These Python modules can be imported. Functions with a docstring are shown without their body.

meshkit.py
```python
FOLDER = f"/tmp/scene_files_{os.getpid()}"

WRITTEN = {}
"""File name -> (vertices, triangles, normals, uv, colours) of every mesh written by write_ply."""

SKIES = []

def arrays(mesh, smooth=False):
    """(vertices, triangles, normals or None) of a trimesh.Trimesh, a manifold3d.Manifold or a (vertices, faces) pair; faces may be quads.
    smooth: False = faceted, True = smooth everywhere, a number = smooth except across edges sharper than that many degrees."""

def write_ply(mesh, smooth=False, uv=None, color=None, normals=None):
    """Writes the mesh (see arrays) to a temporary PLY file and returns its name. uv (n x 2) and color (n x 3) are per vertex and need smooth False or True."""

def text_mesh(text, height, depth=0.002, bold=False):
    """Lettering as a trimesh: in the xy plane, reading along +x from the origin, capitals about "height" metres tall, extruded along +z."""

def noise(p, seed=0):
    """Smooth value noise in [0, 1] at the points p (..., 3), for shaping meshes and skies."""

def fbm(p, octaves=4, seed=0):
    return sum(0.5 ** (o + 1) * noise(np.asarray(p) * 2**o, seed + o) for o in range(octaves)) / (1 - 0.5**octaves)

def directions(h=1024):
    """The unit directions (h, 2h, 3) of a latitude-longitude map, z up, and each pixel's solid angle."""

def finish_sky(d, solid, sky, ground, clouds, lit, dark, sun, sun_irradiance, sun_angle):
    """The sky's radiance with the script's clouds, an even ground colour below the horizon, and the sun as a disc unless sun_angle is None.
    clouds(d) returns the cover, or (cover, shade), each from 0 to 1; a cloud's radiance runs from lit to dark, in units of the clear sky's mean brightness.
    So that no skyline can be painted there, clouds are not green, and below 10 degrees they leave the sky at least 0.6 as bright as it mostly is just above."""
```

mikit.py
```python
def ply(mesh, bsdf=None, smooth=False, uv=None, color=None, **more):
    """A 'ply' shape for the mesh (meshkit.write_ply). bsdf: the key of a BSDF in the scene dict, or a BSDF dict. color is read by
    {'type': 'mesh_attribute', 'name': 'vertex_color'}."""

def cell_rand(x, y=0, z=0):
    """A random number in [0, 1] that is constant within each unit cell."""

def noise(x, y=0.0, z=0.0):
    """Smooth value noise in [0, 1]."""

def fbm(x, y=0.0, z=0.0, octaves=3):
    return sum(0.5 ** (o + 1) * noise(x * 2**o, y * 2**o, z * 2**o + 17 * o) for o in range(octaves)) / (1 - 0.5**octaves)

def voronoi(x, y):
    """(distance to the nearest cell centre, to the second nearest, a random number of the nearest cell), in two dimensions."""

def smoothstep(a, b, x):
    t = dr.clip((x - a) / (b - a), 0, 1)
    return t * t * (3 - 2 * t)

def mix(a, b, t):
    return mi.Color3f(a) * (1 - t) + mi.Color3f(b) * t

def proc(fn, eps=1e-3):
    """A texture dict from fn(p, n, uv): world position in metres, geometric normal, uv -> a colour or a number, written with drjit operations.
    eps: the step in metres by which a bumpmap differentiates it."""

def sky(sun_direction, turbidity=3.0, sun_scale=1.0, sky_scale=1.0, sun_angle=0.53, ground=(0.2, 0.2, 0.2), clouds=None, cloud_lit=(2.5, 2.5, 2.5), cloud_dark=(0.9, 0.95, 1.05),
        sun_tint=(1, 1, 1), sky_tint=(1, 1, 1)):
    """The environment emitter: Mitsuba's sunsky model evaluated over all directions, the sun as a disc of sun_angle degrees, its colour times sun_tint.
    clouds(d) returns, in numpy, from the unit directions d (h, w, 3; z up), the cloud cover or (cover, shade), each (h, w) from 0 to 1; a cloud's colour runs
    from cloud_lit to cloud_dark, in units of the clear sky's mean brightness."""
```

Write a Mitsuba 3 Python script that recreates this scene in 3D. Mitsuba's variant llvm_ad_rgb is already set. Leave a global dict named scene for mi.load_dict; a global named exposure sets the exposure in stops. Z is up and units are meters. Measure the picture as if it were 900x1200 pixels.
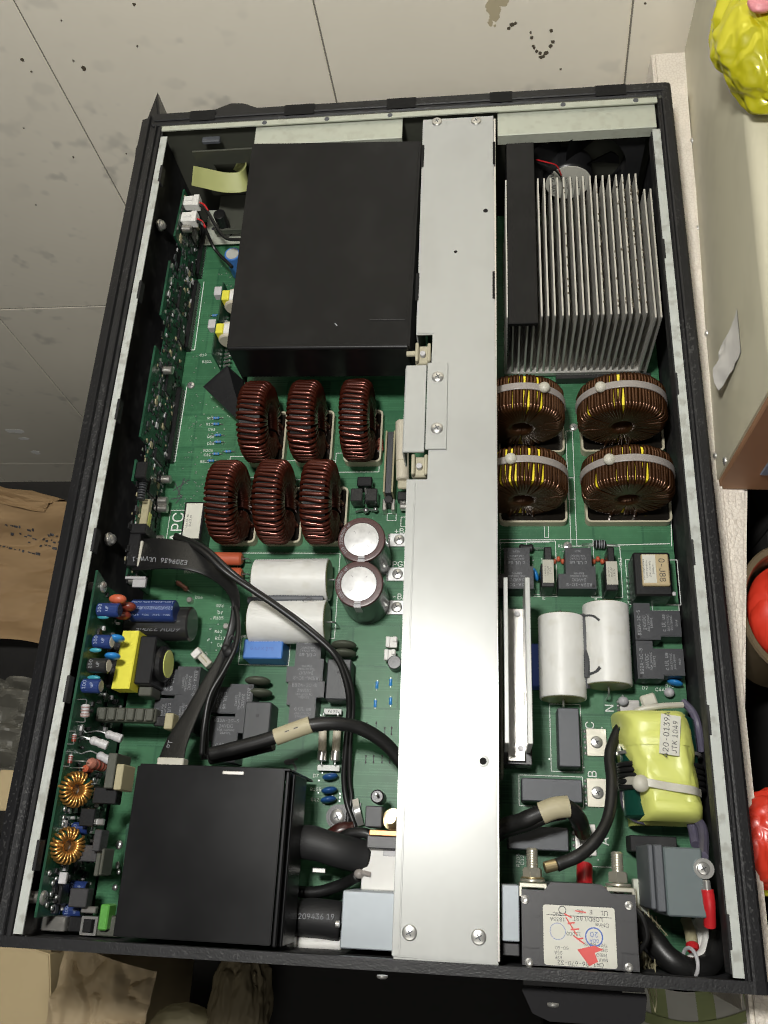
import math, random
import numpy as np, trimesh, mitsuba as mi, drjit as dr, mikit, meshkit
from mikit import noise, fbm, voronoi, smoothstep, mix, cell_rand, proc
from shapely.geometry import Polygon, Point, box as sbox
TF = mi.ScalarTransform4f
scene, labels = {}, {}
# ---------------------------------------------------------------- camera, light, exposure
exposure = 0.72
scene['camera'] = {'type': 'perspective', 'fov': 47.8252, 'fov_axis': 'x', 'near_clip': 0.02, 'far_clip': 20.0,
    'to_world': TF().look_at(origin=[0.285993, 0.049723, 0.546213], target=[0.161444, 0.426357, -0.371738], up=[0.003022, 0.925295, 0.379237])}
def lamp(key, label, centre, size, power, normal=(0, 0, -1)):
    """a flat rectangular panel for added fill light: glowing face down, dark housing above it"""
    c = np.array(centre); n = np.array(normal, float)
    scene[key + '__diffuser'] = {'type': 'rectangle', 'to_world': TF().look_at(origin=c.tolist(), target=(c + n).tolist(), up=[0, 1, 0]) @ TF().scale([size[0] / 2, size[1] / 2, 1]),
        'emitter': {'type': 'area', 'radiance': {'type': 'rgb', 'value': power}}}
    scene[key + '__housing'] = {'type': 'cube', 'to_world': TF().translate((c - 0.03 * n).tolist()) @ TF().scale([size[0] / 2 + .01, size[1] / 2 + .01, .02]), 'bsdf': {'type': 'ref', 'id': 'm_white'}}
    labels[key] = {'label': label, 'category': 'lamp'}
scene['work_lamp__bulb'] = {'type': 'sphere', 'center': [0.16, 0.24, 0.84], 'radius': 0.05, 'emitter': {'type': 'area', 'radiance': {'type': 'rgb', 'value': [196.0, 193.0, 184.0]}}}
scene['work_lamp__socket'] = {'type': 'cylinder', 'p0': [0.16, 0.24, 0.88], 'p1': [0.16, 0.24, 0.97], 'radius': 0.022, 'bsdf': {'type': 'ref', 'id': 'm_white'}}
scene['work_lamp__cord'] = {'type': 'cylinder', 'p0': [0.16, 0.24, 0.97], 'p1': [0.16, 0.24, 2.6], 'radius': 0.004, 'bsdf': {'type': 'ref', 'id': 'm_rubber'}}
labels['work_lamp'] = {'label': 'bare round bulb hanging above the opened unit', 'category': 'lamp'}
lamp('added_fill_panel', 'large dim fill panel added out of view high above the opened unit', (0.25, -1.0, 2.2), (2.0, 2.0), [1.35, 1.31, 1.22], (0, .4, -1))  # unseen panel added as soft fill to brighten the wall and the bays
# ---------------------------------------------------------------- materials
def P(key, rgb, rough=.5, metal=0., **k):
    scene['m_' + key] = {'type': 'twosided', 'bsdf': {'type': 'principled', 'base_color': {'type': 'rgb', 'value': list(rgb)} if not isinstance(rgb, dict) else rgb, 'roughness': rough, 'metallic': metal, **k}}
def B(key, fn, scale):
    b = scene['m_' + key]['bsdf']
    scene['m_' + key]['bsdf'] = {'type': 'bumpmap', 'nested_texture': proc(fn, 2e-4), 'scale': scale, 'bsdf': b}
def grimy(rgb, amp=.25, s=60., dust=(.3, .28, .24), dustamp=.0):
    a = mi.Color3f(*rgb)
    def fn(p, n, uv):
        v = fbm(p.x * s, p.y * s, p.z * s, 4)
        c = a * (1 - amp + 2 * amp * v)
        if dustamp: c = mix(c, dust, dustamp * smoothstep(.45, .8, fbm(p.x * s * 3 + 7, p.y * s * 3, p.z * s * 3, 3)))
        return c
    return proc(fn)
def panel_rough(p, n, uv):
    return .29 + .035 * fbm(p.x * 25, p.y * 25, p.z * 25, 4) + .05 * noise(p.x * 1400, p.y * 22, 0)
def cover_rough(p, n, uv):
    return .24 + .22 * fbm(p.x * 28 + 4, p.y * 28, p.z * 28, 4)
def board_fn(p, n, uv):
    x, y = p.x * 1000, p.y * 1000
    xs = x + 11 * cell_rand(dr.floor(y / 31), 3)                   # copper pours: slightly lighter areas under the mask
    pour = cell_rand(dr.floor(xs / 37), dr.floor(y / 31))
    gx = cell_rand(dr.floor(x / 22), dr.floor(y / 2.3))
    tr = smoothstep(.62, .66, gx) * smoothstep(.3, .5, dr.abs(y / 2.3 - dr.floor(y / 2.3) - .5) * 2)
    ex, ey = dr.abs(xs / 37 - dr.floor(xs / 37) - .5), dr.abs(y / 31 - dr.floor(y / 31) - .5)
    gap = smoothstep(.482, .474, dr.maximum(ex, ey))
    c = mix((.026, .102, .048), (.042, .142, .066), pour)
    c = mix((.018, .080, .040), c, .4 + .6 * gap)
    c = mix(c, (.052, .165, .082), tr * .5)
    return c * (.86 + .28 * fbm(p.x * 90, p.y * 90, p.z * 90, 3))
def dusty_black(p, n, uv):
    sp = smoothstep(.66, .80, noise(p.x * 900, p.y * 900, p.z * 900)) * smoothstep(.35, .75, fbm(p.x * 25, p.y * 25, p.z * 25, 3))
    return mix(mi.Color3f(.010, .010, .011) * (.8 + .5 * fbm(p.x * 40, p.y * 40, p.z * 40, 3)), (.10, .10, .098), sp * .35)
def tile_fn(p, n, uv):
    f = fbm(p.x * 5, p.y * 5, p.z * 5, 4); g = fbm(p.x * 42 + 3, p.y * 42, p.z * 42, 3)
    c = mix((.77, .72, .60), (.84, .79, .67), f)
    c = mix(c, (.40, .39, .345), smoothstep(.60, .80, g) * smoothstep(.42, .7, f) * .5)
    return mix(c, (.34, .33, .30), smoothstep(.70, .8, fbm(p.x * 17, p.y * 17, p.z * 17 + 9, 4)) * .45)
def foam_fn(p, n, uv):
    d1, d2, w = voronoi(p.x * 330, p.y * 330 + p.z * 120)
    return mix((.68, .61, .52), (.78, .72, .63), smoothstep(.0, .3, d2 - d1)) * (.78 + .3 * fbm(p.x * 30, p.y * 30, p.z * 30, 3))
def kraft_fn(p, n, uv):
    return mix((.17, .105, .048), (.29, .19, .095), fbm(p.x * 14, p.y * 60, p.z * 20, 4))
def card_fn(p, n, uv):
    y, z = p.y * 1000, p.z * 1000
    t = smoothstep(.55, .6, cell_rand(dr.floor(y / 13), dr.floor(z / 1.9))) * smoothstep(.3, .5, dr.abs(z / 1.9 - dr.floor(z / 1.9) - .5) * 2)
    return mix((.008, .045, .023), (.016, .08, .042), t * .6) * (.8 + .4 * fbm(p.y * 60, p.z * 60, 0, 3))
P('smear', (.93, .92, .88), .5)
P('board', proc(board_fn), .42, 0, specular=.3)
P('card', proc(card_fn), .35, 0, specular=.5)
P('railblack', proc(dusty_black), .45, specular=.35)
B('railblack', lambda p, n, uv: noise(p.x * 1500, p.y * 1500, p.z * 1500), .00012)
P('innerblack', grimy((.013, .013, .014), .35, 30, (.05, .05, .047), .35), .6, specular=.3)
P('panel', grimy((.375, .382, .366), .05, 9, (.28, .28, .26), .16), proc(panel_rough), .13)
P('flange', grimy((.39, .41, .385), .10, 60, (.16, .15, .12), .45), .5)
P('zinc', grimy((.42, .44, .37), .06, 70, (.3, .29, .23), .3), .42, .2)
P('tile', proc(tile_fn), .28, 0, specular=.5)
P('foam', proc(foam_fn), .85)
B('foam', lambda p, n, uv: (lambda v: dr.sqrt(dr.maximum(v[1] - v[0], 0)))(voronoi(p.x * 260, p.y * 260 + p.z * 120)), .0011)
P('kraft', proc(kraft_fn), .8)
P('fin', grimy((.52, .51, .475), .08, 120, (.2, .19, .16), .2), .40, .6)
P('cabinet', grimy((.46, .435, .325), .05, 12, (.3, .28, .2), .15), .42)
P('steel', grimy((.62, .60, .56), .15, 200), .28, .9)
P('filmwhite', grimy((.57, .57, .545), .06, 50, (.4, .38, .3), .25), .42)
P('coverblack', grimy((.0055, .0055, .006), .18, 16, (.03, .03, .03), .12), proc(cover_rough), specular=.20)
P('alu', grimy((.52, .52, .515), .38, 190), .42, .5)
for key, c, r, m, k in [
    ('grout', (.26, .24, .195), .9, 0, {}), ('floor', (.012, .011, .010), .9, 0, {}), ('white', (.72, .71, .67), .5, 0, {}), ('stripe', (.30, .19, .17), .5, 0, {}), ('void', (.002, .002, .002), .9, 0, {}), ('padmetal', (.70, .67, .56), .3, .75, {}), ('papertan', (.50, .39, .24), .8, 0, {}), ('silk', (.80, .82, .78), .7, 0, {}), ('ink', (.04, .04, .045), .6, 0, {}),
    ('graytext', (.30, .31, .33), .6, 0, {}), ('relay', (.030, .032, .038), .45, 0, {}), ('plastic', (.010, .010, .011), .35, 0, {}), ('softblack', (.013, .013, .014), .6, 0, {}),
    ('grey', (.085, .092, .105), .5, 0, {}), ('darkgrey', (.05, .053, .058), .5, 0, {}), ('breaker', (.045, .044, .047), .42, 0, {}), ('beige', (.50, .46, .33), .5, 0, {}), ('resin', (.012, .010, .008), .12, 0, {}),
    ('copper', (.115, .021, .009), .20, .65, {'clearcoat': .6, 'clearcoat_gloss': .9}), ('darkcopper', (.105, .040, .012), .22, .7, {'clearcoat': .6, 'clearcoat_gloss': .9}), ('goldwire', (.80, .42, .12), .25, .85, {}),
    ('coreyellow', (.95, .78, .04), .5, 0, {}), ('coreblack', (.004, .003, .003), .6, 0, {}), ('nylon', (.55, .53, .45), .45, 0, {}), ('clearnylon', (.33, .30, .28), .35, 0, {}),
    ('capbrown', (.075, .030, .028), .35, 0, {}), ('sleevegrey', (.45, .44, .45), .4, 0, {}), ('capsleeve', (.022, .022, .022), .22, 0, {'clearcoat': .5}), ('capblue', (.022, .045, .17), .3, 0, {}),
    ('capbluetext', (.35, .42, .60), .5, 0, {}), ('epoxygreen', (.16, .16, .055), .35, 0, {}), ('boxblue', (.06, .20, .58), .4, 0, {}), ('boxbluedark', (.06, .11, .42), .4, 0, {}), ('discblue', (.03, .24, .62), .25, 0, {}), ('discnavy', (.02, .085, .26), .3, 0, {}), ('teal', (.06, .36, .45), .3, 0, {}), ('varistor', (.075, .085, .06), .6, 0, {}),
    ('orange', (.55, .12, .055), .4, 0, {}), ('redbrown', (.20, .035, .02), .35, 0, {}), ('resistor', (.42, .17, .12), .45, 0, {}), ('greywhite', (.55, .54, .55), .45, 0, {}), ('ceramic', (.62, .57, .45), .6, 0, {}),
    ('yellow', (.80, .74, .06), .45, 0, {}), ('lime', (.72, .76, .20), .38, 0, {}), ('darkgreen', (.006, .055, .038), .3, 0, {}), ('khaki', (.40, .36, .22), .6, 0, {}), ('olive', (.085, .088, .070), .5, .2, {}), ('ribbon', (.42, .44, .17), .55, 0, {}),
    ('tagbeige', (.48, .43, .28), .6, 0, {}), ('rubber', (.011, .011, .011), .42, 0, {}), ('red', (.55, .02, .025), .3, 0, {}), ('darkred', (.05, .012, .010), .3, 0, {}), ('brass', (.72, .58, .33), .3, .9, {}), ('bronze', (.60, .28, .12), .35, .8, {}), ('chrome', (.75, .74, .71), .26, .8, {}),
    ('solder', (.72, .73, .72), .25, .9, {}), ('mauve', (.11, .10, .15), .45, 0, {}), ('label', (.66, .65, .57), .55, 0, {}), ('labelgrey', (.45, .44, .37), .55, 0, {}), ('tan', (.52, .41, .23), .55, 0, {}), ('greengrey', (.115, .145, .15), .5, 0, {}), ('stampred', (.72, .10, .09), .6, 0, {}), ('stampblue', (.08, .14, .50), .6, 0, {}),
    ('greenplug', (.12, .40, .07), .4, 0, {}), ('whiteblock', (.80, .79, .75), .5, 0, {}), ('boxgrey', (.38, .42, .45), .42, .2, {}), ('brownpanel', (.33, .17, .09), .6, 0, {}), ('bluegrey', (.20, .24, .32), .5, 0, {}), ('orangetape', (.62, .30, .06), .5, 0, {}), ('redbag', (.75, .045, .02), .28, 0, {'clearcoat': .8}), ('pink', (.75, .28, .30), .5, 0, {}), ('mould', (.11, .09, .06), .9, 0, {}), ('peel', (.60, .52, .34), .9, 0, {}), ('bluecapgrey', (.45, .46, .42), .5, 0, {}),
    ('cellophane', (.62, .58, .01), .10, .3, {'clearcoat': 1.}), ('cloth', (.70, .69, .62), .9, 0, {}), ('clothgreen', (.42, .48, .22), .9, 0, {}), ('smudge', (.62, .60, .56), .6, 0, {}), ('dustybag', (.13, .125, .105), .22, 0, {'clearcoat': .6}), ('paletan', (.16, .13, .075), .8, 0, {}), ('glassbrown', (.16, .12, .07), .15, 0, {'clearcoat': 1.})]:
    P(key, tuple(v * .76 for v in c), r, m, **k)
scene['m_clearglass'] = {'type': 'thindielectric'}
# ---------------------------------------------------------------- mesh helpers (millimetres)
rng = random.Random(5); nr = np.random.RandomState(5)
cat = trimesh.util.concatenate
def tm(v, f): return trimesh.Trimesh(np.asarray(v, float), np.asarray(f, int), process=False)
def hull(pts): return trimesh.convex.convex_hull(np.asarray(pts, float))
def cb(x0, x1, y0, y1, z0, z1, c=.5):
    """box with chamfered edges"""
    x0, x1 = min(x0, x1), max(x0, x1); y0, y1 = min(y0, y1), max(y0, y1); z0, z1 = min(z0, z1), max(z0, z1)
    c = min(c, .45 * min(x1 - x0, y1 - y0, z1 - z0))
    pts = [(X, Y, Z) for a in range(3) for X in ((x0, x1) if a == 0 else (x0 + c, x1 - c)) for Y in ((y0, y1) if a == 1 else (y0 + c, y1 - c)) for Z in ((z0, z1) if a == 2 else (z0 + c, z1 - c))]
    return hull(pts)
def cbc(c, s, ch=.5): return cb(c[0] - s[0] / 2, c[0] + s[0] / 2, c[1] - s[1] / 2, c[1] + s[1] / 2, c[2] - s[2] / 2, c[2] + s[2] / 2, ch)
def unit(v): v = np.asarray(v, float); return v / np.linalg.norm(v)
def fr(a):
    a = unit(a); u = unit(np.cross(a, (0, 0, 1) if abs(a[2]) < .9 else (0, 1, 0))); return u, np.cross(a, u), a
def revolve(p, axis, prof, n=28, sq=(1, 1)):
    """prof: (radius, height) pairs along axis from p; ends closed"""
    u, v, a = fr(axis); p = np.asarray(p, float); ang = np.arange(n) * 2 * np.pi / n
    V, F = [], []
    for r, h in prof: V.append(p + a * h + r * (np.cos(ang)[:, None] * u * sq[0] + np.sin(ang)[:, None] * v * sq[1]))
    V = np.vstack(V)
    for k in range(len(prof) - 1):
        for i in range(n):
            j = (i + 1) % n; F += [(k * n + i, k * n + j, k * n + n + j), (k * n + i, k * n + n + j, k * n + n + i)]
    m = len(V); V = np.vstack([V, p + a * prof[0][1], p + a * prof[-1][1]]); e = (len(prof) - 1) * n
    for i in range(n):
        j = (i + 1) % n; F += [(m, j, i), (m + 1, e + i, e + j)]
    return tm(V, F)
def cyl(p, q, r, n=24, c=.4):
    h = float(np.linalg.norm(np.subtract(q, p))); c = min(c, r * .5, h * .4)
    return revolve(p, np.subtract(q, p), [(r - c, 0), (r, c), (r, h - c), (r - c, h)], n)
def ell(p, rad, n=16):
    m = trimesh.creation.uv_sphere(1., count=[n, 2 * n]); m.vertices = m.vertices * np.asarray(rad) + np.asarray(p); return m
def spline(pts, per=8):
    p = np.asarray(pts, float)
    if len(p) < 3: return p
    q = np.vstack([2 * p[0] - p[1], p, 2 * p[-1] - p[-2]]); out = []
    for i in range(1, len(q) - 2):
        for t in np.arange(per) / per:
            a, b, c, d = q[i - 1:i + 3]
            out.append(.5 * (2 * b + (c - a) * t + (2 * a - 5 * b + 4 * c - d) * t * t + (3 * b - a - 3 * c + d) * t ** 3))
    return np.vstack(out + [p[-1]])
def sweep(path, section, up=None, caps=True, scale=None):
    """sweeps a closed 2-D section (k x 2) along path; up: fixed width direction, else parallel transport"""
    p = np.asarray(path, float); t = np.gradient(p, axis=0); t /= np.linalg.norm(t, axis=1)[:, None]
    s = np.asarray(section, float); k = len(s); V = []
    u = fr(t[0])[0] if up is None else None
    for i in range(len(p)):
        if up is None:
            u = unit(u - t[i] * (u @ t[i])); w = np.cross(t[i], u)
        else:
            d = np.asarray(up[i] if np.ndim(up) == 2 else up, float); u = unit(d - t[i] * (d @ t[i])); w = np.cross(t[i], u)
        f = 1 if scale is None else scale[i]
        V.append(p[i] + f * (s[:, :1] * u + s[:, 1:] * w))
    n = len(p); F = []
    for i in range(n - 1):
        for j in range(k):
            l = (j + 1) % k; F += [(i * k + j, i * k + l, i * k + k + l), (i * k + j, i * k + k + l, i * k + k + j)]
    V = np.vstack(V)
    if caps:
        V = np.vstack([V, p[0], p[-1]]); m = n * k
        for j in range(k):
            l = (j + 1) % k; F += [(m, l, j), (m + 1, (n - 1) * k + j, (n - 1) * k + l)]
    return tm(V, F)
def circ(r, n=10): a = np.arange(n) * 2 * np.pi / n; return np.stack([r * np.cos(a), r * np.sin(a)], 1)
def tube(pts, r, n=10, per=8): return sweep(spline(pts, per), circ(r, n))
def rrect(w, h, r=None, n=3):
    r = min(w, h) * .45 if r is None else r; out = []
    for cx, cy, a0 in ((w / 2 - r, h / 2 - r, 0), (-w / 2 + r, h / 2 - r, 90), (-w / 2 + r, -h / 2 + r, 180), (w / 2 - r, -h / 2 + r, 270)):
        for a in np.radians(np.linspace(a0, a0 + 90, n + 1)): out.append((cx + r * math.cos(a), cy + r * math.sin(a)))
    return np.array(out)
def ribbon(pts, w, th, up, per=8): return sweep(spline(pts, per), rrect(w, th, th * .45, 2), up=up)
def prism(poly, z0, z1, holes=None, c=0):
    g = poly if hasattr(poly, 'exterior') else Polygon([q[:2] for q in poly], holes)
    if c:
        g2 = g.buffer(-c, join_style=2)
        a = trimesh.creation.extrude_polygon(g, z1 - z0 - c, engine='earcut'); a.apply_translation([0, 0, z0])
        b = trimesh.creation.extrude_polygon(g2, c, engine='earcut'); b.apply_translation([0, 0, z1 - c]); return cat([a, b])
    m = trimesh.creation.extrude_polygon(g, z1 - z0, engine='earcut'); m.apply_translation([0, 0, z0]); return m
def rr(x0, x1, y0, y1, r): return sbox(x0 + r, y0 + r, x1 - r, y1 - r).buffer(r, quad_segs=4)
def place(m, u, v, o):
    u, v = unit(u), unit(v); T4 = np.eye(4); T4[:3, 0], T4[:3, 1], T4[:3, 2], T4[:3, 3] = u, v, np.cross(u, v), o
    m = m.copy(); m.apply_transform(T4); return m
_tx = {}
def txt(s, h, o, rot=0., u=None, v=None, depth=.06):
    """lettering centred at o; rot degrees about z, or the plane's u, v directions"""
    if (s, h) not in _tx:
        m = meshkit.text_mesh(s, h, depth); b = m.bounds; m.apply_translation([-(b[0][0] + b[1][0]) / 2, -h / 2, 0]); _tx[(s, h)] = m
    if u is None: r = math.radians(rot); u, v = (math.cos(r), math.sin(r), 0), (-math.sin(r), math.cos(r), 0)
    return place(_tx[(s, h)], u, v, o)
def seg(p, q, w, z, h=.06):
    """thin flat line lying on z"""
    p, q = np.asarray(p[:2], float), np.asarray(q[:2], float); d = unit(q - p); n = np.array([-d[1], d[0]]) * w / 2
    return prism([p + n, p - n, q - n, q + n], z, z + h)
def outline(pts, w, z): return cat([seg(pts[i], pts[(i + 1) % len(pts)], w, z + .004 * i) for i in range(len(pts))])
def screw(c, r, axis=(0, 0, 1), h=1.8):
    """pan-head screw with a cross recess"""
    u, v, a = fr(axis); c = np.asarray(c, float)
    head = revolve(c, axis, [(r, 0), (r, h * .4), (r * .86, h * .75), (r * .5, h * .97), (.01, h * 1.02)], 20)
    bars = [place(cbc((0, 0, 0), (r * .95, r * .17, .2), .03), u * math.cos(t) + v * math.sin(t), v * math.cos(t) - u * math.sin(t), c + a * h * .97) for t in (.5, .5 + math.pi / 2)]
    return head, cat(bars)
# ---------------------------------------------------------------- scene entries
def key_for(name):
    k, i = name, 0
    while k in labels or k in scene or any(x.startswith(k + '__') for x in (scene if '__' in name else ())): i += 1; k = f'{name}_{i:03d}'
    return k
_used = {}
def numbered(name):
    i = _used.get(name, 0); _used[name] = i + 1
    return name if i == 0 else f'{name}_{i:03d}'
def thing(name, label, cat_, group=None, kind=None):
    k = numbered(name); labels[k] = {'label': label, 'category': cat_}
    if group: labels[k]['group'] = group
    if kind: labels[k]['kind'] = kind
    return k
def part(parent, name, mesh, mat, label=None, smooth=32, kind=None):
    k = numbered(parent + '__' + name)
    mesh = cat(mesh) if isinstance(mesh, (list, tuple)) else mesh
    m = mesh.copy(); m.apply_scale(.001)
    scene[k] = mikit.ply(m, 'm_' + mat, smooth)
    if label or kind: labels[k] = {}
    if label: labels[k]['label'] = label
    if kind: labels[k]['kind'] = kind
    return k
def struct(name, mesh, mat, smooth=32, label=None):
    m = mesh.copy(); m.apply_scale(.001); scene[name] = mikit.ply(m, 'm_' + mat, smooth); labels[name] = {'kind': 'structure'}
    if label: labels[name]['label'] = label
def parts(parent, name, items, mat, smooth=32):
    for m in items: part(parent, name, m, mat, smooth=smooth)
def screws(parent, spots, r, axis=(0, 0, 1), mat='chrome'):
    for c in spots:
        h, b = screw(c, r, axis); k = part(parent, 'screw', h, mat); part(k, 'recess', b, 'grey')
ZB = -92.0    # upper face of the main circuit board
# ================================================================ the setting
WU, WV, WN, WO = np.array([.99857, -.03316, .04189]), np.array([-.03924, .07715, .99625]), np.array([-.03627, -.99647, .07573]), np.array([200., 800., 0.])
def onwall(m): m = m.copy(); T4 = np.eye(4); T4[:3, 0], T4[:3, 1], T4[:3, 2], T4[:3, 3] = WU, WV, WN, WO; m.apply_transform(T4); return m
wall = thing('tile_wall', 'off-white tiled wall with dark joints and stains behind the opened unit', 'wall')
part(wall, 'grout', onwall(cb(-1270, 1100, -1360, 960, -14, -1.2, .1)), 'grout')
for j in range(5):
    for k in range(7):
        u0, v0 = -376.6 + 295.1 * (k - 3), -1350.4 + 460.1 * j
        part(wall, 'tile', onwall(cb(u0 + .9, u0 + 294.2, v0 + .9, v0 + 459.2, -9, rng.uniform(-.25, .15), .5)), 'tile')
def spot(uv, r, mat, asp=1., seed=0):
    a = np.arange(14) * 2 * np.pi / 14; rr_ = np.random.RandomState(seed)
    q = [(uv[0] + r * asp * (.7 + .6 * rr_.rand()) * math.cos(t), uv[1] + r * (.7 + .6 * rr_.rand()) * math.sin(t)) for t in a]
    return onwall(prism(q, -.1, .45))
dots = [(98,80,2.6),(86,71,1.2),(37,84,1.2),(26,70,2),(157,5,1.6),(72,24,1),(161,54,1),(86,184,1.2),(28,150,.9),(42,240,.9),(148,180,.8),(646,36,1.8),(648,49,2),(645,54,1.9),(640,62,2.2),(634,67,2),(629,60,1.6),(626,56,1.4),(623,44,1.6),(622,38,1.2),(625,54,1.3),(633,62,1.7),(637,66,1.5),(600,29,2.2),(596,33,1.5),(604,27,1.5),(657,81,1),(756,4,1.2)]
pix = [(-340.1,-59),(-347,-49.5),(-399.2,-57.9),(-402,-43.7),(-257,2.6),(-338,-6.5),(-271.8,-39.9),(-407.4,-168.6),(-446.3,-125.1),(-493,-236.5),(-340.9,-168.7),(140.4,-61),(142.3,-72.5),(139.9,-76.8),(135.9,-83.6),(131.1,-87.7),(126.9,-81),(124.5,-77.2),(122,-66.3),(121.2,-61),(123.6,-75.3),(130.2,-83.1),(133.5,-87),(103.7,-51.6),(100.4,-54.7),(106.9,-50.2),(150.3,-102.4),(224.4,-42)]
part(wall, 'mould_spots', [spot(p, d[2], 'mould', seed=i) for i, (p, d) in enumerate(zip(pix, dots))], 'mould', label='dark brown mould specks dotted on the tiles', kind='stuff')
for i, (p, r, asp) in enumerate([((87.2,-39.9), 6, .9), ((86.1,-29.8), 6, 1.1), ((94.8,-28.1), 5, 1.4), ((83.7,-47.2), 3.4, .8), ((90.6,-35.2), 4, .7), ((81.9,-35.2), 2, .8), ((87.6,-51), 1.4, .8)]):
    part(wall, 'peeling_patch', spot(p, r, 'peel', asp, 40 + i), 'peel')
for i, (p, r, asp) in enumerate([((-831,-768.7), 7, 3), ((-827.3,-796.1), 5, 2), ((-830.6,-846.9), 7, 1.3)]): part(wall, 'paint_smear', spot(p, r, 'smear', asp, 60 + i), 'smear')
struct('floor', cb(-1500, 1500, -1200, 1000, -1180, -1160, 1), 'floor')
# foam slab and cabinet on the right
foam = thing('foam_slab', 'cream white polystyrene foam slab lying along the right side of the unit', 'foam block')
g = trimesh.creation.box((52, 900, 300)); g.apply_translation((451, 300, -205))
part(foam, 'slab', prism([(432,-21,-60), (471.5,314.4,-60), (500, 760), (434, 760), (434, -60)], -330, -60, c=3), 'foam')
part(foam, 'rib', prism([(434, -60), (449, -60), (452, 330), (460, 700), (434, 700)], -62, -52, c=2.5), 'foam')
cab = thing('metal_cabinet', 'beige metal cabinet with rounded edge standing on the foam right of the unit', 'cabinet')
ca, sa = math.cos(.035), math.sin(.035)
def oncab(m): return place(m, (ca, -sa, 0), (sa, ca, 0), (448, 314.6, -60))
sec = [(0, 0), (0, 138)] + [(12 - 12 * math.cos(t), 138 + 12 * math.sin(t)) for t in np.linspace(.2, math.pi / 2, 6)] + [(420, 150), (420, 0)]
m = prism([(x, z) for x, z in sec], 0, 440); body = place(m, (1, 0, 0), (0, 0, 1), (0, 445, 0))
part(cab, 'body', oncab(body), 'cabinet')
part(cab, 'front_panel', oncab(cb(1.5, 418, 1, 6, 1, 147, .8)), 'brownpanel', label='orange brown front panel of the cabinet')
part(cab, 'blue_strip', oncab(cb(24, 60, .0, 2, 28, 60, .4)), 'bluegrey')
for c in [(0, 24, 9), (0, 8, 34), (0, 236, 4), (0, 330, 5), (0, 130, 9), (0, 425, 110)]:
    h, b = screw(c, 2.8, (-1, 0, 0)); k = part(cab, 'screw', oncab(h), 'chrome'); part(k, 'recess', oncab(b), 'ink')
flap = []
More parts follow.
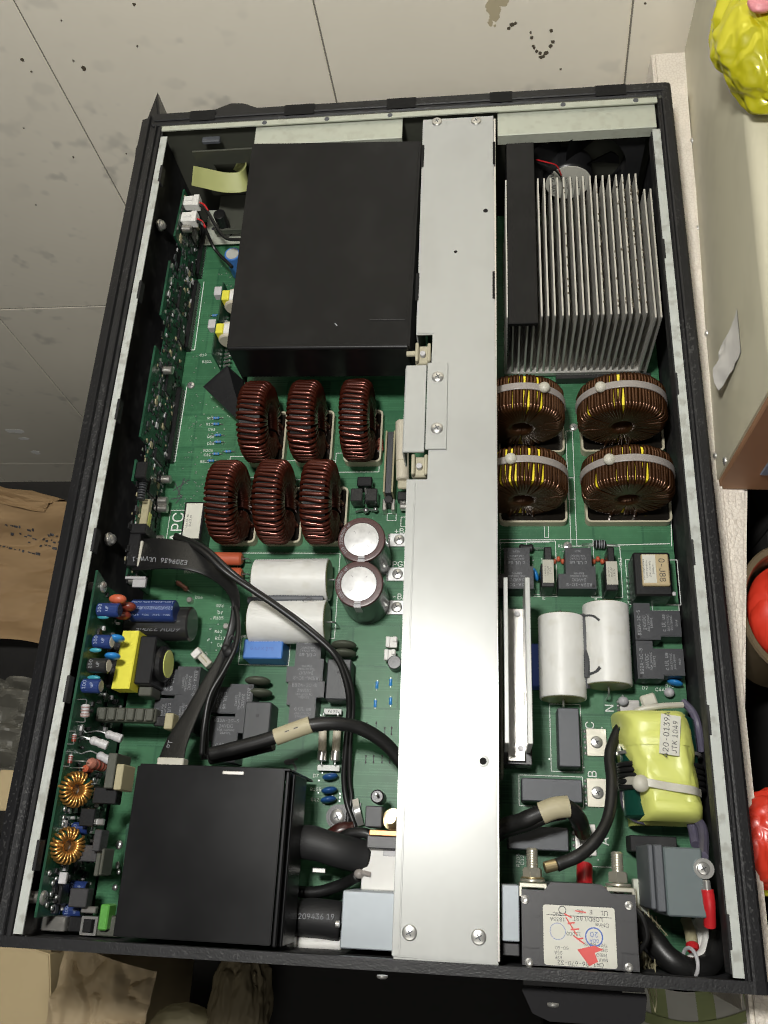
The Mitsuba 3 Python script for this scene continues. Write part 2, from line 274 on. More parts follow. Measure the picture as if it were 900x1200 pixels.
for i in range(8):
    for jj in range(8):
        s_, t_ = i / 7, jj / 7; lift = 14 * (t_ ** 1.5) * (.5 + .5 * math.sin(3 * s_)) * (1 - s_ * .6); flap.append((-.6 - lift + 3.5 * nr.rand() * t_, 60 + 34 * s_ - 6 * t_, 92 - 40 * t_ * (1 - .35 * s_)))
F = [(i * 8 + j, i * 8 + j + 1, i * 8 + j + 9, i * 8 + j + 8) for i in range(7) for j in range(7)]
fl = tm(*meshkit.arrays((np.array(flap), np.array(F)))[:2]); f2 = fl.copy(); f2.apply_translation((-.3, 0, 0)); f2.invert()
part(cab, 'tape_flap', oncab(cat([fl, f2])), 'smudge', label='peeling strip of clear tape on the cabinet side')
part(foam, 'orange_tape', cb(434, 439, 355, 405, -51.8, -51, .2), 'orangetape')
def crumple(nx, ny, fn, amp, fq, seed, th=.5):
    u, v = np.meshgrid(np.linspace(0, 1, nx), np.linspace(0, 1, ny), indexing='ij'); q = fn(u, v)
    q = q + amp * (np.abs(meshkit.fbm(np.stack([u * fq, v * fq, u * 0 + seed], -1), 3, seed) - .5)[..., None] * 2) * np.array([.15, .15, 1.])
    V = q.reshape(-1, 3); i, j = np.meshgrid(np.arange(nx - 1), np.arange(ny - 1), indexing='ij'); a = (i * ny + j).ravel()
    Q = np.stack([a, a + ny, a + ny + 1, a + 1], 1); F = np.vstack([Q[:, [0, 1, 2]], Q[:, [0, 2, 3]]]); n = len(V)
    return tm(np.vstack([V, V - [0, 0, th]]), np.vstack([F, F[:, ::-1] + n]))
def bag_mesh(c, rad, seed, amp, fq=2.2, sub=5, octv=4):
    m = trimesh.creation.icosphere(sub); d = m.vertices.copy(); f = meshkit.fbm(d * fq + seed + 1.2 * meshkit.fbm(d * fq * .8, 2, seed + 9)[:, None], octv, seed)
    m.vertices = d * np.asarray(rad) * (1 + amp * (np.abs(f - .5) * 2 - .3))[:, None] + np.asarray(c); return m
cel = thing('yellow_cellophane_bag', 'shiny crinkled yellow cellophane bag on top of the beige cabinet', 'bag')
part(cel, 'wrapping', bag_mesh((481.2,568.7,110), (50, 66, 34), 3, .26, 1.9, 6, 3), 'cellophane', smooth=24)
part(cel, 'pink_tag', bag_mesh((454.3,560.2,142), (9, 9, 5), 5, .15, 2, 3), 'pink')
# red bag in a clear tub, red plastic and yellow scrap right of the foam
tub = thing('plastic_tub', 'clear brown rimmed round tub with a red bag inside beside the foam', 'tub')
tc = np.array((492,227.3,-70))
part(tub, 'rim', revolve(tc, (0, 0, 1), [(31, -60), (33, 0), (34.5, 3), (33.5, 5), (30.5, 4), (29, 0), (28, -58), (1, -58)], 48, (1, 1.38)), 'glassbrown')
part(tub, 'red_bag', bag_mesh(tc + (2, 0, -14), (27, 37, 20), 8, .20, 1.3, 6, 2), 'redbag', smooth=30)
rb = thing('red_plastic_bag', 'crumpled red plastic bag beside the lower right edge of the unit', 'bag'); part(rb, 'film', bag_mesh((465.4,74.8,-62), (34, 32, 22), 12, .24, 1.4, 6, 3), 'redbag', smooth=30)
ys = thing('yellow_packet', 'small yellow packet under the red plastic bag', 'packet'); part(ys, 'packet', bag_mesh((461.8,49.7,-78), (24, 8, 8), 4, .2, 2, 4), 'yellow')
# paper, bag and box on the left
kr = thing('kraft_paper_sack', 'crumpled brown kraft paper sack with faint print lying left of the unit', 'paper sack')
def kfn(u, v):
    x = -430 + 430 * u; y = 243 + 150 * v; z = -292 + 26 * v + 12 * np.sin(5 * u + 3 * v) + 34 * np.exp(-((v - .93) / .09) ** 2) * (.5 + .5 * np.sin(u * 9 + .5)); return np.stack([x, y, z], -1)
PAPER = crumple(130, 80, kfn, 26, 4, 3, 1.); part(kr, 'paper', PAPER, 'kraft', smooth=25)
part(kr, 'fold', crumple(40, 24, lambda u, v: np.stack([-360 + 170 * u + 20 * v, 388 + 26 * v + 10 * np.sin(4 * u), -268 + 46 * np.sin(3.1 * v) * (.6 + .4 * np.sin(6 * u)) - 30 * v], -1), 20, 3, 8, 1.), 'kraft', smooth=25)
for i, p in enumerate([(-205, 366), (-190, 356), (-235, 349), (-170, 346)]):
    mm = cat([place(cbc((0, 0, 0), (rng.uniform(1.5, 5), rng.uniform(1, 2.6), .1), .02), (math.cos(.2), -math.sin(.2), 0), (math.sin(.2), math.cos(.2), 0), (p[0] - 42 + 5.2 * q + rng.uniform(-1, 1), p[1] + 9 - 1.1 * q + rng.uniform(-1, 1), -262)) for q in range(16) if rng.random() < .8])
    V_ = PAPER.vertices; from scipy.spatial import cKDTree
    d_, i_ = cKDTree(V_[:, :2]).query(mm.vertices[:, :2], k=3); mm.vertices = np.column_stack([mm.vertices[:, :2], V_[i_, 2].max(1) + .9 + (mm.vertices[:, 2] + 262)]); part(kr, 'print', mm, 'ink', smooth=False)
pb = thing('clear_plastic_bag', 'dusty crinkled clear plastic bag lying left of the unit below the paper sack', 'bag')
part(pb, 'film', crumple(60, 50, lambda u, v: np.stack([-330 + 270 * u, 95 + 112 * v, -292 + 10 * np.sin(7 * u) * np.cos(5 * v)], -1), 42, 6, 21, .6), 'dustybag', smooth=12)
bx = thing('cardboard_sheet', 'tan cardboard carton with crumpled paper under the lower left corner', 'cardboard')
part(bx, 'sheet', prism([(-155.7,-17.9,-230), (-84.7,-32.4,-230), (-73,-82.9,-230), (-80.3,-119.1,-230), (-174.7,-125.4,-230)], -1158, -230, c=1), 'tan')
part(bx, 'crumpled_paper', crumple(50, 40, lambda u, v: np.stack([-78 + 78 * u + 6 * v, -112 + 92 * v - 22 * u, -232 + 20 * np.sin(2.6 * u) - 8 * u - 14 * v * u], -1), 26, 3, 31, .8), 'papertan', smooth=20)
sc = thing('tan_scrap', 'small tan cardboard scrap at the left picture edge beside the unit', 'cardboard'); part(sc, 'scrap', cb(-145, -100, 78, 112, -205, -200, 1), 'tan')
cl = thing('checked_cloth', 'green and white checked cloth lying under the lower right corner', 'cloth')
cx = np.array((435.5,-40.2,-150))
def cfn(x0, x1):
    return lambda u, v: np.stack([cx[0] - 62 + 150 * (x0 + (x1 - x0) * u), cx[1] - 50 + 78 * v - 10 * np.sin(6 * (x0 + (x1 - x0) * u)), -150 + 13 * np.sin(math.pi * v) + 5 * np.sin(9 * (x0 + (x1 - x0) * u) + 4 * v)], -1)
for i in range(10): part(cl, 'stripe', crumple(6, 26, cfn(i / 10 + (.025 if i % 2 else 0), (i + 1) / 10 + (0 if i % 2 else .025)), 0, 2, 1, 1.), 'clothgreen' if i % 2 else 'cloth')
for i in range(3): part(cl, 'cross_band', crumple(44, 5, lambda u, v, i=i: cfn(0, 1)(u, .10 + .3 * i + .08 * v) + np.array([0, 0, .7]), 0, 2, 1, .5), 'clothgreen')
ts = thing('tan_paper_bag', 'dim crumpled tan paper bag on the floor below the front edge', 'bag'); part(ts, 'paper', bag_mesh((56.6,-79,-330), (30, 60, 30), 17, .35, 1.8), 'paletan', smooth=20)
pw = thing('pale_bundle', 'dim pale rounded bundle on the floor at the bottom picture edge', 'bundle'); part(pw, 'bundle', bag_mesh((7.4,-100.9,-330), (34, 26, 20), 23, .1, 1.5), 'khaki')
dr_ = thing('dark_red_strip', 'dark red strip on the floor beside the crumpled paper', 'strip'); part(dr_, 'strip', ribbon([(-55.4,-51.5,-300), (-51.2,-71.6,-300), (-45.4,-101,-300)], 7, 2, (1, 0, 0)), 'darkred')
# ================================================================ the chassis
ch = thing('power_unit_chassis', 'open black metal chassis of the power supply unit with pale flanges', 'chassis')
part(ch, 'base_plate', cb(-4, 426, -3, 644, -124, -120, .5), 'innerblack')
part(ch, 'left_wall', cb(-4.5, -2, -2, 642, -120, -1.5, .3), 'innerblack'); part(ch, 'right_wall', cb(424, 426, -2, 642, -120, -1.5, .3), 'innerblack')
part(ch, 'right_lip', cb(413.2, 414, 3, 604, -14, -1.3, .2), 'innerblack')
part(ch, 'rear_wall', cb(-3, 425, 640, 642.5, -120, -1.5, .3), 'olive'); part(ch, 'front_wall', cb(-20, 430, -4.5, -1.5, -124, -2.5, .3), 'innerblack')
def along_y(sec, y0, y1): return place(prism(sec, 0, y1 - y0), (1, 0, 0), (0, 0, 1), (0, y1, 0))
part(ch, 'left_rail', along_y([(-24.5, -124), (-24.5, -8), (-23, -5.5), (-16.5, -3.6), (-15.2, -.6), (-13.8, -.4), (-13, -3.0), (-8.5, -3.4), (-7.8, -1.2), (-6.5, -1.0), (-5.8, -3.2), (-.4, -3.2), (-.4, -4.4), (-6, -5), (-6, -124)], -4, 655), 'railblack', smooth=20)
part(ch, 'right_rail', along_y([(420.3, -1.6), (421.4, -.6), (422.2, -2.6), (423.6, -2.6), (424.2, -.6), (425.4, 0), (430.5, -.6), (432.4, -3), (432.6, -124), (427, -124), (427, -5), (420.3, -5)], -6, 655), 'railblack', smooth=20)
part(ch, 'front_rim', place(prism(rr(0, 458, -3.4, 3.4, 3.0), 0, 6.2), (1, 0, 0), (0, 0, 1), (-25, .2, -4)), 'railblack')
part(ch, 'rear_rim', cb(-12, 430, 642.8, 657, -8, -.8, 1.2), 'railblack'); part(ch, 'rear_ridge', cb(-10, 428, 646.5, 649.5, -1, .6, .8), 'railblack')
for a, b in [((108.3,648.1,1), (134.6,648,1)), ((197.5,645.7,1), (222.3,645.6,1)), ((284.6,648.2,1), (303,647.6,1)), ((371.3,645.6,1), (396,646.3,1)), ((23.5,648,1), (46.6,648.2,1))]: part(ch, 'rear_slot', cb(a[0], b[0], 643.5, 655, .65, .8, .05), 'void')
part(ch, 'left_flange', prism(Polygon([(0, 1.5), (5.8, 1.5), (5.8, 628), (0, 628)]), -1.0, 0), 'flange')
part(ch, 'right_flange', prism(Polygon([(414, 1.5), (420, 1.5), (420, 605), (414, 605)]), -1.0, 0), 'flange')
part(ch, 'rear_flange', prism(Polygon([(-.5, 635), (420, 634), (420, 639.4), (-.5, 640)]), -1.4, -.2), 'zinc')
for q in [(91.7,637.8,0), (146.4,636.4,0), (200.7,637.9,0), (344.7,634.8,0), (403.1,637.4,0)]: part(ch, 'rivet', cyl((q[0], 637.2, -.4), (q[0], 637.2, .2), 2.2, 14, .2), 'grey')
for y in ((-140.3,586.9,0)[1], (-113.3,467.3,0)[1], (-88.8,358.3,0)[1], (-65.1,253.5,0)[1], (-41.3,148.2,0)[1], (-18.2,45.5,0)[1]): part(ch, 'hook', cb(4.4, 6.6, y - 9, y + 9, -7, .3, .4), 'innerblack')
for y in ((-117.8,487,0)[1], (-91.5,370.3,0)[1], (-63.2,245.1,0)[1], (-39.2,138.6,0)[1], (-13.3,23.9,0)[1]): part(ch, 'hook', cb(413.3, 415.2, y - 9, y + 9, -7, .3, .4), 'innerblack')
part(ch, 'bezel_side', prism([(-22.7,706.6,-20), (-33.3,638,-20), (-26, 560), (-26.5, 300), (-27, 0), (-24, 0), (-24, 656), (-12, 660)], -118, -20, c=2), 'plastic')
part(ch, 'bezel_rear', prism([(-14, 658), (50.8,686.7,-20), (62.1,685.7,-20), (74.7,679.5,-20), (78, 658)], -118, -20, c=2), 'plastic')
part(ch, 'bezel_rear', prism([(130, 657.4), (300, 661), (427, 663), (430, 657.4)], -118, -12, c=2), 'plastic')
part(ch, 'outlet_plate', cat([place(prism(Polygon([(0, 0), (70, 0), (70, -18), (66, -24), (16, -24), (6, -18)]), 0, 3), (1, .004, 0), (0, .70, .71), (302.2,-12.3,-30)), cb(302.5, 371.5, -11.6, -4, -33, -30, .4)]), 'breaker')
screws(ch, [(227.4,-4.5,33.5), (440.6,-4.5,-47.7), (315.7,-12,36)], 3, (0, -1, 0))
shelf = thing('storage_shelf', 'dark storage blocks carrying the foam, tub and cabinet on the right', 'shelf')
part(shelf, 'foam_support', cb(436, 502, -58, 758, -1158, -331, 2), 'floor'); part(shelf, 'front_block', cb(504, 760, -120, 312, -1158, -132, 2), 'floor'); part(shelf, 'rear_block', cb(504, 900, 314, 770, -1158, -60.6, 2), 'floor')
bench = thing('low_bench', 'dark low bench in front of the unit under the paper bag', 'bench'); part(bench, 'top', cb(-2, 330, -300, -22, -385, -364, 2), 'floor')
for q_ in ((4, -294), (310, -294), (4, -40), (310, -40)): part(bench, 'leg', cb(q_[0], q_[0] + 16, q_[1], q_[1] + 16, -1158, -385, 1), 'floor')
cbx = thing('dark_box', 'dark box under the checked cloth', 'box'); part(cbx, 'body', cb(345, 428, -150, -26, -1158, -168, 2), 'floor')
sbx = thing('sack_box', 'dark box under the kraft paper sack and plastic bag', 'box'); part(sbx, 'body', cb(-480, -32, 60, 440, -1158, -308, 2), 'floor')
support = thing('packing_crate', 'dark crate under the unit holding it above the floor', 'crate')
part(support, 'body', cb(20, 410, 30, 620, -1158, -126, 2), 'softblack')
for k in range(4): part(support, 'slat', cb(18, 19.8, 32, 618, -640 + 125 * k, -530 + 125 * k, .5), 'softblack')
# rear top brackets and the rear left frame with its ribbon cable
rbk = thing('rear_bracket', 'wide pale zinc bracket behind the heat sink at the right rear', 'bracket', 'pale zinc brackets under the rear flange')
part(rbk, 'plate', cb(291, 418.7, 612, 638.8, -5.4, -4, .4), 'zinc'); part(rbk, 'lip', cb(291, 418.7, 611.2, 612.4, -14, -3.8, .3), 'zinc')
rbk2 = thing('rear_bracket', 'pale zinc bracket behind the large black cover at the left rear', 'bracket', 'pale zinc brackets under the rear flange')
part(rbk2, 'plate', cb(83.3, 211.3, 616, 638.4, -5.4, -4, .4), 'zinc'); part(rbk2, 'lip', cb(83.3, 211.3, 615.2, 616.4, -12, -3.8, .3), 'zinc')
fm = thing('corner_bracket', 'dark olive metal frame with a square opening in the left rear corner', 'bracket')
fo = Polygon([(0, 0), (62, 0), (62, 62), (0, 62)], [[(14, 14), (52, 14), (52, 44), (14, 44)]])
part(fm, 'plate', place(prism(fo, 0, 1.5), (1, 0, 0), (0, -.12, 1), (24, 632, -76)), 'olive')
part(fm, 'latch', cb(34, 50, 628, 634, -12, -8, .8), 'grey'); part(fm, 'shelf', cb(30, 84, 590, 632, -80, -78.5, .3), 'olive'); part(fm, 'shelf_edge', cb(30, 84, 587, 589.5, -80, -74, .3), 'olive')
rc = thing('ribbon_cable', 'yellow green ribbon cable folded through the opening in the rear frame', 'cable')
part(rc, 'ribbon', ribbon([(3.9,670.9,-74), (24,662.1,-62), (50.8,644.5,-48), (65.8,623.7,-40), (67,608,-36), (51.4,605.2,-34), (31,611.4,-34), (18.4,617.1,-36)], 17, 1.1, (-.05, .75, .55), 10), 'ribbon')
# ================================================================ centre panel
cp = thing('centre_panel', 'long light grey sheet metal duct running down the middle of the unit', 'panel')
ol = Polygon([(228.9, 630), (229.8, 417), (241.9, 417), (241, 298.5), (226.6, 298.5), (229, 1.8), (288, .8), (289.2, 274), (287.4, 630)])
part(cp, 'top', cat([prism(ol, -1.4, -.6), prism(ol.buffer(-1.0, join_style=2), -.6, -.1)]), 'panel', smooth=60)
part(cp, 'left_side', cat([cb(228.2, 229.6, 2, 298, -70, -1.6, .3), cb(229.4, 230.6, 418, 628, -70, -1.6, .3)]), 'panel'); part(cp, 'right_side', cb(287.6, 289.4, 2, 628, -70, -1.6, .3), 'steel')
part(cp, 'front_side', cb(229.2, 288.5, .2, 1.7, -60, -1.5, .3), 'panel'); part(cp, 'flute', cb(232.2, 233.2, 3, 296, -.2, .25, .2), 'panel')
screws(cp, [(240.7,626.2,-0.1), (273.3,624.6,-0.1), (238.2,14.4,-0.1), (277.4,14.2,-0.1)], 4.3)
for q, r in [((281.1,530.4,0), 1.9), ((279.7,110.4,0), 2.2), ((258.1,491.7,0), 1.3)]:
    k = part(cp, 'hole', cyl((q[0], q[1], -.15), (q[0], q[1], .02), r, 18, .02), 'void'); part(k, 'edge', revolve((q[0], q[1], -.1), (0, 0, 1), [(r + 1.4, 0), (r + 1.2, .12), (r, .16), (r, 0)], 20), 'panel')
for a, b in [((228.8,601.8,0), (230.6,578.1,0)), ((228.2,473,0), (230.2,447.6,0)), ((287.3,601.2,0), (288.6,577.7,0)), ((286.6,471.9,0), (287.8,446.8,0))]: part(cp, 'slot', cb(a[0] - .3, b[0] + .3, b[1], a[1], -.15, .05, .02), 'void')
hb = thing('hold_down_bracket', 'stepped grey bracket screwed over the notch in the centre panel', 'bracket')
part(hb, 'upper_plate', cb((239,389.6,2)[0], (254,389.2,2)[0], (240.8,320.8,2)[1], (253.9,391.4,2)[1], .2, 1.6, .4), 'panel'); part(hb, 'lower_plate', cb((223.2,389.1,0)[0], (238.3,388.7,0)[0], (225.6,319.3,0)[1], (238.2,390.2,0)[1], -1.6, .6, .4), 'panel')
part(hb, 'flank', cb((223.2,389.1,0)[0] - .5, (223.2,389.1,0)[0] + .8, (225.6,319.3,0)[1], (223.2,389.1,0)[1], -24, -.4, .3), 'panel')
screws(hb, [(246.7,378.9,1.6), (247,337,1.6)], 4.4)
for i, (y, l) in enumerate([((230.9,405,-8)[1], 'pale plastic cable clip at the upper end of the hold-down bracket'), ((233.6,312.4,-8)[1], 'pale plastic cable clip at the lower end of the hold-down bracket')]):
    c = thing('cable_clip', l, 'clip', 'pale plastic clips in the centre panel notch')
    part(c, 'body', cat([cb(229, 240.5, y - 8, y + 8, -14, -9, 1), cb(229, 231.5, y - 8, y + 8, -9, -4, .8), cb(238, 240.5, y - 8, y + 8, -9, -5, .8)]), 'beige'); part(c, 'pin', cyl((234.5, y - 1, -9), (234.5, y - 1, -5), 2.2, 14), 'greywhite')
    if i == 0: part(c, 'arm', cb(222, 230, y - 2, y + 2, -9, -6, .6), 'beige')
# ================================================================ black covers
c1 = thing('large_black_cover', 'large flat matte black cover plate over the left rear of the unit', 'cover')
Q = [(84,615.3,-1), (226.8,607.6,-1), (223.7,408.2,-1), (85.1,411,-1)]
part(c1, 'top', prism(Q, -2.6, -1, c=.5), 'coverblack'); part(c1, 'edge_strip', prism([(204.8,607.3,0), (226.3,604.8,0), (221.6,432.5,0), (206.9,523.6,0), (203.6,567.3,0)], -1.2, -.55), 'coverblack')
part(c1, 'front_lip', prism([Q[3], Q[2], (Q[2][0], Q[2][1] - 1.4), (Q[3][0], Q[3][1] - 1.4)], -42, -1.2, c=.4), 'coverblack')
part(c1, 'fold', cyl((Q[3][0] + .4, Q[3][1] + .5, -3.1), (Q[2][0] - .4, Q[2][1] + .5, -3.1), 2.35, 20, .3), 'coverblack'); part(c1, 'left_side', prism([Q[0], Q[3], (Q[3][0] - 1.2, Q[3][1]), (Q[0][0] - 1.2, Q[0][1])], -56, -1.6), 'coverblack'); part(c1, 'right_side', prism([Q[1], Q[2], (Q[2][0] + 1.2, Q[2][1]), (Q[1][0] + 1.2, Q[1][1])], -60, -1.6), 'coverblack')
part(c1, 'seam', seg((193.7,432,0), (220.4,431,0), .5, -.9, .2), 'ink')
part(c1, 'chip_mark', seg((166.9,429.9,0), (169,427.5,0), .8, -.95, .15), 'graytext')
fl_ = thing('insulation_sheet', 'thin black insulating sheet hanging out under the large black cover', 'sheet')
part(fl_, 'sheet', tm([(45.7,413.3,-62), (68.4,426,-50), (83.8,410.9,-50), (78.3,387.1,-85), (66.3,396.6,-84), (47.1,412,-62.6), (69.8,424.7,-50.6), (84.3,411.3,-50.6), (78.8,387.4,-85.6), (66.9,396.9,-84.6)], [(0, 4, 3), (0, 3, 1), (1, 3, 2), (5, 8, 9), (5, 6, 8), (6, 7, 8), (0, 1, 6), (0, 6, 5), (0, 5, 9), (0, 9, 4), (4, 9, 8), (4, 8, 3)]), 'plastic', smooth=False)
c2 = thing('narrow_black_cover', 'narrow flat black cover beside the centre panel in front of the fan', 'cover')
q1, q2 = (297.8,603.7,-5), (320.2,427.8,-5)
part(c2, 'top', cb(q1[0], q2[0], q2[1], q1[1], -6.4, -5, .5), 'coverblack'); part(c2, 'left_side', cb(q1[0], q1[0] + 1.2, q2[1], q1[1], -50, -6, .3), 'coverblack'); part(c2, 'front_lip', cb(q1[0], q2[0], q2[1] - .2, q2[1] + 1, -9, -5.2, .3), 'coverblack')
c3 = thing('front_black_cover', 'square dark blue black plastic cover at the front left of the unit', 'cover')
part(c3, 'top', cat([prism(rr(61.5, 157, 3, 101.5, 1.5), -6, -4, c=.6), prism(rr(151, 157, 3, 101.5, 1.), -4.2, -3, c=.5)]), 'coverblack'); part(c3, 'right_side', cat([cb(157.4, 160.2, 2, 101, -44, -4.5, .8), cb(161, 163, 2, 100, -44, -8, .8)]), 'coverblack')
part(c3, 'left_side', cb(60.4, 61.8, 3, 101, -80, -5, .3), 'coverblack'); part(c3, 'rear_side', cb(62, 160, 101.2, 102.6, -80, -5, .3), 'coverblack')
part(c3, 'clip_tab', cb(117, 131, 97.5, 99.8, -4.1, -3.2, .3), 'steel')
# ================================================================ main circuit board
mb = thing('main_circuit_board', 'large green printed circuit board filling the floor of the unit', 'circuit board')
part(mb, 'board', prism([(8, 4), (422, 4), (422, 600), (10, 615)], ZB - 1.8, ZB), 'board')
part(mb, 'daughter_board', prism([(184.4,217,-88.5), (223.5,217.5,-88.5), (250, 4), (181.8,7.7,-88.5), (185.4,112.5,-88.5)], ZB + 1.8, ZB + 3.2), 'board')
silk = []
def st(s, h, p, rot=0): silk.append(txt(s, h, (p[0], p[1], ZB + .05), rot))
def so(*pts, w=.5): silk.append(outline(pts, w, ZB + .04))
part(mb, 'maker_lettering', txt('APC', 9.5, (28.3,298.5,-91.9), 90), 'silk', label='large white APC lettering on the board')
for s, p, r, h in [('N', (368,159.9,-91.9), 90, 6), ('C', (353.7,147.5,-91.9), 90, 6), ('B', (354,114.4,-91.9), 90, 6), ('A', (360,70.8,-91.9), 90, 6)]: part(mb, 'terminal_letter', txt(s, h, p, r), 'silk', label=f'white letter {s} printed beside its terminal')
for s, p in [('+BAT', (216.5,295.4,-91.9)), ('PGND', (216.8,267.5,-91.9)), ('-BAT', (217.1,241.2,-91.9))]: part(mb, 'terminal_lettering', txt(s, 4.6, p, 0), 'silk', label=f'white {s} lettering beside the bright pad')
names = ['R42', 'R117', 'C63', 'R88', 'D14', 'R205', 'C12', 'R301', 'C440', 'R76', 'D7', 'R155']
spots = [(44.8,399.6,-91.9),(45.5,393.8,-91.9),(46.9,388.8,-91.9),(47,381.4,-91.9),(47.8,374.9,-91.9),(46.4,368.4,-91.9),(46.1,364.4,-91.9),(44.7,358,-91.9),(67.7,358.6,-91.9),(73.1,232.2,-91.9),(73.8,226.7,-91.9),(72.9,222.5,-91.9),(74.2,211.6,-91.9),(76.2,206.2,-91.9),(77.5,200.9,-91.9),(81,194.9,-91.9),(54.9,239,-91.9),(44.3,260.2,-91.9),(29.7,463.7,-91.9),(33.8,456.5,-91.9),(129.7,98,-91.9),(130.1,93.9,-91.9),(159.1,106.7,-91.9),(159.8,97.3,-91.9),(159.7,90.3,-91.9),(323.9,268.7,-91.9),(382,270.4,-91.9),(323.9,242.9,-91.9),(362.1,238.6,-91.9),(302.2,56.5,-91.9),(305.1,56.6,-91.9),(355.8,128.8,-91.9),(405,174,-91.9),(411,176.6,-91.9),(393.8,175,-91.9),(339.8,282.7,-91.9)]
for i, p in enumerate(spots): st(names[i % 12], 2.4, p, 90 if i in (25, 26, 27, 28, 29, 30) else 0)
def sq(a, b): so(a, (b[0], a[1]), b, (a[0], b[1]))
for a, b in [((325.8,374.8,-91.9), (329,289.7,-91.9)), ((345.1,382.2,-91.9), (350.3,321.9,-91.9)), ((345.7,340.4,-91.9), (350.1,282.7,-91.9)), ((157,364.6,-91.9), (193.6,347.1,-91.9)), ((66.5,362.6,-91.9), (113.9,343.2,-91.9)), ((113.3,358,-91.9), (157.1,340.5,-91.9)), ((202.2,310.1,-91.9), (209.4,304.1,-91.9)), ((213.4,307.1,-91.9), (220.5,299,-91.9)), ((385.8,271.8,-91.9), (423.6,236.6,-91.9)), ((402.9,237.1,-91.9), (422,232.1,-91.9)), ((326.1,161.9,-91.9), (347.7,115.3,-91.9)), ((303.6,112.1,-91.9), (347.3,91.6,-91.9)), ((21,313.7,-91.9), (37.1,282.1,-91.9)), ((93,208.5,-91.9), (132.1,186,-91.9)), ((359.1,282.7,-91.9), (382.2,242.1,-91.9)), ((311.9,286.8,-91.9), (334,242.3,-91.9)), ((291.6,288.2,-91.9), (362.4,243.9,-91.9)), ((346.3,54.7,-91.9), (365.9,36.3,-91.9)), ((158.8,326.7,-91.9), (167.2,282.3,-91.9)), ((83.4,276.3,-91.9), (166,207.6,-91.9))]: sq(a, b)
for a, b in [((20.4,543.5,-91.9), (21.1,469.3,-91.9)), ((19,431.5,-91.9), (18.4,358.3,-91.9)), ((21.1,469.3,-91.9), (15.5,469.5,-91.9)), ((18.4,358.3,-91.9), (13,359.2,-91.9)), ((329.5,286.2,-91.9), (290.9,285.4,-91.9)), ((349.4,282.7,-91.9), (419.4,284.9,-91.9)), ((424.3,339.7,-91.9), (420.5,282.8,-91.9))]: silk.append(seg(a, b, .7, ZB + .045))
part(mb, 'silkscreen', silk, 'silk', smooth=False, kind='stuff')
# vias and pads
vs = []
for a, b, n in [((24.5,425.4,-92), (61.3,342.9,-92), 60), ((28,343.2,-92), (54.1,312.1,-92), 22), ((65.8,246.2,-92), (89.4,191.8,-92), 26), ((158.7,199.6,-92), (218.8,79.4,-92), 60), ((324.4,189.7,-92), (387.9,53.9,-92), 26), ((290.9,282.6,-92), (385.3,242.2,-92), 22), ((17.4,573,-92), (51.1,442,-92), 24)]:
    for _ in range(n): x, y = rng.uniform(a[0], b[0]), rng.uniform(b[1], a[1]); vs.append(revolve((x, y, ZB), (0, 0, 1), [(.62, 0), (.55, .12), (.2, .14)], 8))
part(mb, 'solder_vias', vs, 'solder', kind='stuff')
def axial(p, q, r, bl, body, band=None, name='resistor', h=2.0):
    """axial part lying on the board between two lead holes p, q"""
    p, q = np.array([p[0], p[1], 0.]), np.array([q[0], q[1], 0.]); d = unit(q - p); c = (p + q) / 2; z = ZB + h + r
    a, b = c - d * bl / 2, c + d * bl / 2; a[2] = b[2] = z; e = d * bl
    k = part(mb, name, revolve(a, e, [(r * .6, 0), (r, bl * .12), (r, bl * .25), (r * .86, bl * .32), (r * .86, bl * .68), (r, bl * .75), (r, bl * .88), (r * .6, bl)], 12), body)
    part(k, 'lead', cat([tube([(p[0], p[1], ZB), (p[0], p[1], z - 1), tuple(a - d * 1.0), tuple(a)], .38, 6, 3), tube([tuple(b), tuple(b + d * 1.0), (q[0], q[1], z - 1), (q[0], q[1], ZB)], .38, 6, 3)]), 'solder')
    if band: part(k, 'band', [revolve(a + d * bl * t, d, [(r * 1.02, 0), (r * 1.02, bl * .07)], 12) for t in (.15, .42, .6, .8)], band)
for px in ((50.2,398.7,-92), (50.9,392.9,-92), (53.7,382.2,-92), (54.5,375.7,-92), (54.3,364.4,-92), (50.6,358,-92), (64.5,366.6,-92), (67.4,354.6,-92), (36.6,504.3,-92)): axial((px[0] - 5.5, px[1]), (px[0] + 5.5, px[1]), 1.25, 5.5, 'discblue', 'solder', h=.6)
for px in ((200.8,172.2,-90), (210.9,174.4,-90), (200.2,158.5,-90), (211.4,160.6,-90)): axial((px[0], px[1] + 6), (px[0], px[1] - 6), 1.3, 5.5, 'discblue', h=1.6)
for px in ((194.7,142.3,-90), (201.6,142.5,-90), (208,139,-90), (213,139.2,-90), (195.3,118.9,-90), (200.9,119.1,-90), (207,119.3,-90), (212.6,119.4,-90)): axial((px[0], px[1] + 9), (px[0], px[1] - 9), .9, 7, 'ink', None, 'diode', h=1.6)
axial((193.3,384,-92), (195.3,354.8,-92), 2.6, 12, 'resistor', 'redbrown'); axial((294.2,279.1,-92), (328.7,279.2,-92), 3.2, 11, 'softblack', None, 'diode'); axial((353.9,282.7,-92), (379.5,282.1,-92), 3.4, 9, 'softblack', 'graytext', 'diode')
axial((34.8,251.6,-92), (48.1,242.5,-92), 2, 12, 'resistor')
for p in [(22.8,432.4,-92), (351.3,385.3,-92), (343,282.7,-92), (190.9,198.2,-92), (307.9,419.7,-92), (302.3,420.7,-92), (365.5,282.8,-92)][:5]: screws(mb, [(p[0], p[1], ZB + .2)], 3.4)
for a in [(335.5,269.5,-92), (364.9,269.6,-92)]:
    for i in range(3): part(mb, 'small_capacitor', ell((a[0] - 3 + 3.2 * i, a[1] + (i % 2) * 2, ZB + 2), (1.7, 2.2, 2.4), 8), 'orange')
